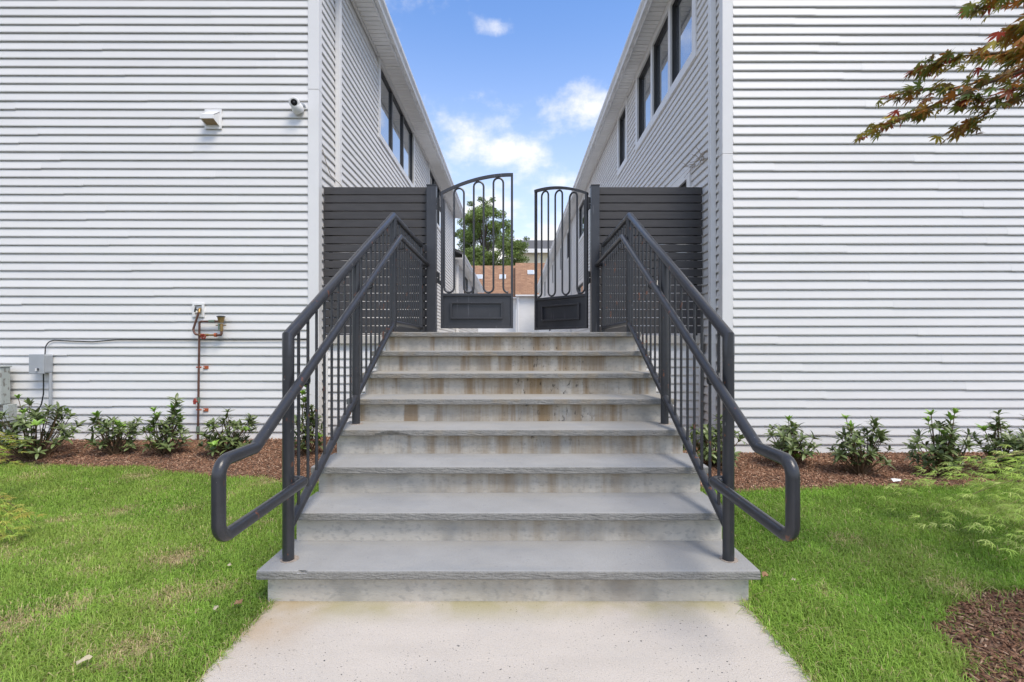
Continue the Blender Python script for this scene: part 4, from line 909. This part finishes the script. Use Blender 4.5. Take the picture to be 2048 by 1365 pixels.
# and its smaller sister at the left edge
lm2 = thing('laceleaf_maple', (-4.15, 3.15, 0), 'yellow green laceleaf maple tips reaching in at the left edge', 'maple')
root = Vector((-4.15, 3.15, .55)); MB().tube([(-4.15, 3.15, -.02), (-4.18, 3.17, .3), root], [.04, .035, .025], 8).build('trunk', 'bark', lm2, smooth=True)
tw = []; br = MB()
for px, py, d, sp in ((28, 888, 3.9, .035), (45, 884, 4.0, .03), (10, 905, 3.8, .04), (35, 930, 3.7, .035), (5, 925, 3.6, .04), (50, 1053, 3.05, .03), (20, 1062, 3.0, .035), (72, 1048, 3.1, .018), (10, 1080, 2.95, .03), (35, 1075, 3.0, .025)):
    e = P(px, py, d); p = arc(root, e, .10, 6, .012); br.tube(p, [.010, .008, .006, .005, .003, .002, .001], 5); tw.append(([tuple(q) for q in p[4:]], sp))
for k in range(10):
    a = random.uniform(1.6, 4.7); e = Vector((-4.15 + math.cos(a) * .7, 3.15 + math.sin(a) * .7, random.uniform(.1, .3))); p = arc(root, e, .15, 6, .02); br.tube(p, [.010, .008, .006, .005, .003, .002, .001], 5); tw.append(([tuple(q) for q in p[2:]], .06))
br.build('branch', 'stem', lm2)
feather(lm2, tw, 'foliage', [(.42, .52, .10), (.50, .50, .12), (.36, .50, .09), (.50, .42, .10)], 4, 20)

# Japanese maple reaching into the upper right corner
def maple_leaf_mesh(seed):
    rs = random.Random(seed); V = [(0, 0, 0)]; F = []; angs = [-118, -76, -38, 0, 38, 76, 118]; lens = [.42, .72, .95, 1.08, .95, .72, .42]
    ring = []
    for k, (a, l) in enumerate(zip(angs, lens)):
        l *= rs.uniform(.9, 1.08); a = R(a + rs.uniform(-4, 4)); dr = -.22 * l * rs.uniform(.4, 1.5)
        if k: am = R((angs[k] + angs[k - 1]) / 2); ring.append((.30 * math.sin(am), .30 * math.cos(am), -.02))
        wd = .13 * l
        for s in (-1, 1):
            if s == 1: ring.append((l * math.sin(a), l * math.cos(a), dr))
            ring.append((.58 * l * math.sin(a) + s * wd * math.cos(a), .58 * l * math.cos(a) - s * wd * math.sin(a), dr * .35 + .02)) if s == -1 else ring.append((.58 * l * math.sin(a) + wd * math.cos(a), .58 * l * math.cos(a) - wd * math.sin(a), dr * .35 + .02))
    V += ring; n = len(ring); F = [(0, i, i + 1) for i in range(1, n)]
    # petiole
    V += [(-.012, 0, 0), (.012, 0, 0), (.01, -.45, .06), (-.01, -.45, .06)]; F.append((n + 1, n + 2, n + 3, n + 4))
    me = bpy.data.meshes.new('leaf'); me.from_pydata(V, [], F); me.materials.append(M['maple']); return me
ML = [maple_leaf_mesh(k) for k in range(6)]
XL = [[], [], []]
jm = thing('japanese_maple', (2.85, 1.75, 0), 'japanese maple branches with bronze and green leaves in the upper right corner', 'maple')
MB().tube([(2.85, 1.75, -.02), (2.90, 1.80, .6), (2.84, 1.85, 1.3), (2.95, 1.95, 2.0), (3.0, 2.05, 2.7)], [.06, .052, .045, .035, .02], 10).build('trunk', 'bark', jm, smooth=True)
def jbranch(pts, r0, nl, size, sp=.035, tilt=.45, seed=0):
    rs = random.Random(seed); pts = [P(*q) for q in pts]; n = len(pts)
    b = MB().tube(pts, [r0 * (1 - .85 * i / (n - 1)) for i in range(n)], 6).build('branch', 'stem', jm, smooth=True)
    nl = int(nl * 2.5)
    for k in range(nl):
        t = (1 - rs.random() ** 1.25 * .92) * (n - 1); i = min(int(t), n - 2); c = pts[i].lerp(pts[i + 1], t - i); d = (pts[i + 1] - pts[i]).normalized()
        c = c + Vector((rs.gauss(0, sp), rs.gauss(0, sp * 1.5), rs.gauss(0, sp * .52) - .004))
        az = math.atan2(-d.x, d.y) + rs.gauss(0, .75)
        mw = Matrix.Translation(c) @ Matrix.Rotation(az, 4, 'Z') @ Matrix.Rotation(-rs.gauss(tilt, .32), 4, 'X') @ Matrix.Rotation(rs.gauss(0, .4), 4, 'Y') @ Matrix.Scale(size * rs.uniform(.7, 1.25), 4)
        if k < nl * .40: link('leaf', rs.choice(ML), None, jm, mw)
        else:
            me = rs.choice(ML); o_ = len(XL[0]); XL[0] += [mw @ v.co for v in me.vertices]; XL[1] += [tuple(i + o_ for i in p.vertices) for p in me.polygons]; cc_ = rs.choice(MPAL); XL[2] += [cc_] * len(me.vertices)
S = .049
jbranch([(2330, 60, 2.15), (2140, 110, 2.3), (1980, 165, 2.45), (1880, 205, 2.55), (1800, 238, 2.62), (1752, 258, 2.66)], .010, 56, S, .032, seed=1)
jbranch([(2300, 60, 2.2), (2120, 100, 2.35), (2000, 155, 2.5), (1900, 178, 2.58), (1830, 182, 2.62), (1778, 196, 2.66)], .009, 40, S, .028, seed=2)
jbranch([(2300, 40, 2.2), (2120, 75, 2.3), (2010, 105, 2.4), (1930, 112, 2.5), (1880, 122, 2.55), (1848, 135, 2.6)], .009, 46, S, .028, seed=3)
jbranch([(2250, 160, 2.2), (2090, 175, 2.35), (2010, 205, 2.45), (1960, 230, 2.5), (1915, 265, 2.55)], .007, 30, S, .026, seed=4)
jbranch([(2250, -40, 2.1), (2120, -25, 2.2), (2040, -8, 2.3), (1985, 4, 2.35), (1950, 12, 2.4)], .008, 26, S, .028, seed=5)
jbranch([(2260, 20, 1.9), (2140, 60, 1.95), (2070, 90, 2.0), (2020, 112, 2.05)], .008, 34, S * 1.15, .036, seed=6)
jbranch([(2260, 0, 1.9), (2130, 15, 2.0), (2060, 45, 2.05), (2035, 60, 2.1)], .008, 22, S * 1.1, .03, seed=7)
jbranch([(2200, 120, 2.25), (2080, 160, 2.35), (1990, 190, 2.42), (1930, 200, 2.48)], .007, 34, S, .034, seed=8)
np_mesh('leaf_mass', np.array([tuple(v) for v in XL[0]]), [np.array([f for f in XL[1] if len(f) == 3]), np.array([f for f in XL[1] if len(f) == 4])], np.array(XL[2]), 'treeleaf', jm)
def crown_rest():
    rs = random.Random(77); V = []; F = []
    for k in range(520):
        a = rs.uniform(0, 6.28); r_ = rs.uniform(.2, .95); c = Vector((3.25 + math.cos(a) * r_, 1.75 + math.sin(a) * r_, 1.75 + rs.uniform(0, 1.0) - r_ * .2))
        if c.x / max(c.y, .1) < 1.13: continue
        m_ = Matrix.Translation(c) @ Matrix.Rotation(rs.uniform(0, 6.28), 4, 'Z') @ Matrix.Rotation(rs.gauss(-.4, .3), 4, 'X') @ Matrix.Scale(S * rs.uniform(.8, 1.3), 4)
        me = ML[k % 6]; o_ = len(V); V += [m_ @ v.co for v in me.vertices]; F += [tuple(i + o_ for i in p.vertices) for p in me.polygons]
    mb = MB(); mb.add(V, F); o = mb.build('crown', M['maple'], jm); o['kind'] = 'stuff'
crown_rest()
for k in range(7):
    e = Vector((3.25 + math.cos(k * .9 - 1.5) * .7, 1.75 + math.sin(k * .9 - 1.5) * .7, 2.2 + .2 * math.sin(k * 2.1))); MB().tube(arc((2.93, 1.93, 1.9), e, .15, 5, .03), [.016, .013, .010, .008, .005, .002], 6).build('branch', 'stem', jm)
MB().tube([(2.95, 1.95, 2.0), P(2330, 50, 2.15)], [.02, .010], 6).build('branch', 'stem', jm); MB().tube([(2.95, 1.95, 2.05), P(2255, 5, 1.95)], [.018, .008], 6).build('branch', 'stem', jm)

# tree behind the brown roofs
def far_tree(name, x, y, z0, ztop, rx, label, seed, n=30000, skew=()):
    rs = np.random.default_rng(seed); g = thing(name, (x, y, z0), label, 'tree'); rr_ = random.Random(seed)
    hz = ztop - z0; tr = MB(); tr.tube([(x, y, z0), (x + .2, y, z0 + hz * .3), (x - .1, y + .2, z0 + hz * .6), (x + .1, y, z0 + hz * .88)], [.42, .30, .14, .04], 8); 
    cl = []
    for k in range(140):
        a = rs.uniform(0, 2 * np.pi); t = rs.random() ** .5; zz = rs.uniform(.22, 1.0); env = math.sin(math.pi * min(1, .14 + .80 * (zz - .25) / .75)) ** .75
        c = np.array([x + math.cos(a) * rx * t * env, y + math.sin(a) * rx * t * env, z0 + hz * zz * .97]); cl.append((c, rs.uniform(.4, 1.25)))
        if k % 2 == 0: tr.tube([(x, y, z0 + hz * max(.2, zz - .3)), tuple((np.array([x, y, z0 + hz * (zz - .12)]) + c) / 2), tuple(c)], [.08, .05, .02], 5)
    for q, r_ in skew: cl.append((np.array(q), r_))
    tr.build('trunk', 'bark', g, smooth=True)
    w_ = np.array([r_ ** 2 for c, r_ in cl]); w_ /= w_.sum(); k = rs.choice(len(cl), n, p=w_); cc = np.array([c for c, r_ in cl])[k]; rad = np.array([r_ for c, r_ in cl])[k]
    d = rs.normal(0, 1, (n, 3)); d /= np.linalg.norm(d, axis=1)[:, None]; c = cc + d * (rad * rs.random(n) ** .45)[:, None] * np.array([1.15, 1.15, .75])
    u = rs.normal(0, 1, (n, 3)); u /= np.linalg.norm(u, axis=1)[:, None]; v = np.cross(u, rs.normal(0, 1, (n, 3))); v /= np.linalg.norm(v, axis=1)[:, None]; s = rs.uniform(.07, .15, n)[:, None]
    V = np.stack([c - u * s, c - v * s * .45, c + u * s, c + v * s * .45], 1).reshape(-1, 3); F = np.arange(4 * n).reshape(n, 4)
    tone = rs.uniform(.6, 1.3, n)[:, None] * (.75 + .5 * np.random.default_rng(seed + 1).random(len(cl))[k])[:, None]; col = np.array([.20, .275, .08])[None] * tone + (rs.random(n) < .15)[:, None] * np.array([.05, .06, .0])
    np_mesh('crown', V, [F], np.repeat(col, 4, 0), 'treeleaf', g)
def tp(px, py, d): q = P(px, py, d); return (q.x, q.y, q.z)
far_tree('leafy_tree', -3.9, 62, 1.2, 19.4, 5.0, 'tall green tree behind the brown roofs, seen through the left gate leaf', 5, 80000,
         [(tp(1028, 492, 61), 1.0), (tp(1042, 500, 61), .8), (tp(1010, 478, 61), 1.1), (tp(1030, 510, 61), .9), (tp(1050, 490, 61), .5), (tp(1000, 430, 62), .8), (tp(942, 408, 62), .5), (tp(985, 400, 62), .45), (tp(1045, 520, 61), .8), (tp(922, 428, 62), .45), (tp(908, 470, 62), .5), (tp(1006, 446, 62), .45), (tp(962, 399, 62), .5), (tp(1053, 478, 62), .4), (tp(972, 408, 62), .6), (tp(1018, 465, 61), .6)])

# ---------------------------------------------------------------- little things on the ground
def flat_leaf(name, px, py, size, mt, label, rot, z=.035):
    d = FPX * (EYE - z) / (py - VY); x = (px - VX) * d / FPX; rs = random.Random(px)
    n = 10; V = [(0, 0, .006)] + [(math.cos(2 * math.pi * k / n) * size * rs.uniform(.7, 1.1), math.sin(2 * math.pi * k / n) * size * .6 * rs.uniform(.75, 1.15), rs.uniform(-.006, .010)) for k in range(n)]
    mb = MB().add(V, [(0, 1 + k, 1 + (k + 1) % n) for k in range(n)]); o = mb.build(name, mt, None, Matrix.Translation((x, d, z)) @ Matrix.Rotation(rot, 4, 'Z') @ Matrix.Rotation(.15, 4, 'X'))
    sm = o.modifiers.new('thick', 'SOLIDIFY'); sm.thickness = .0015
    tag(o, label, 'leaf')
flat_leaf('fallen_leaf', 476, 1205, .022, 'dead', 'brown curled leaf on the grass left of the bottom step', .5, .04)
flat_leaf('fallen_leaf', 168, 1320, .026, 'dead2', 'pale dry leaf on the grass at lower left', .9, .045)
flat_leaf('fallen_leaf', 459, 1130, .018, 'dead2', 'small tan leaf below the left handrail loop', 2.0, .04)
flat_leaf('fallen_leaf', 432, 1216, .014, 'dead2', 'tiny tan leaf beside the brown curled leaf', 1.0, .04)
flat_leaf('fallen_leaf', 1530, 1150, .028, 'dead', 'rusty dry leaf by the right end of the bottom step', 1.2, .05)
flat_leaf('fallen_leaf', 1586, 1160, .013, 'dead2', 'small tan leaf on the grass right of the bottom step', .2, .045)
flat_leaf('paper_scrap', 1792, 961, .05, 'paper', 'white scrap lying in the right mulch bed', .1, .045)
bpy.data.objects['paper_scrap']['category'] = 'litter'
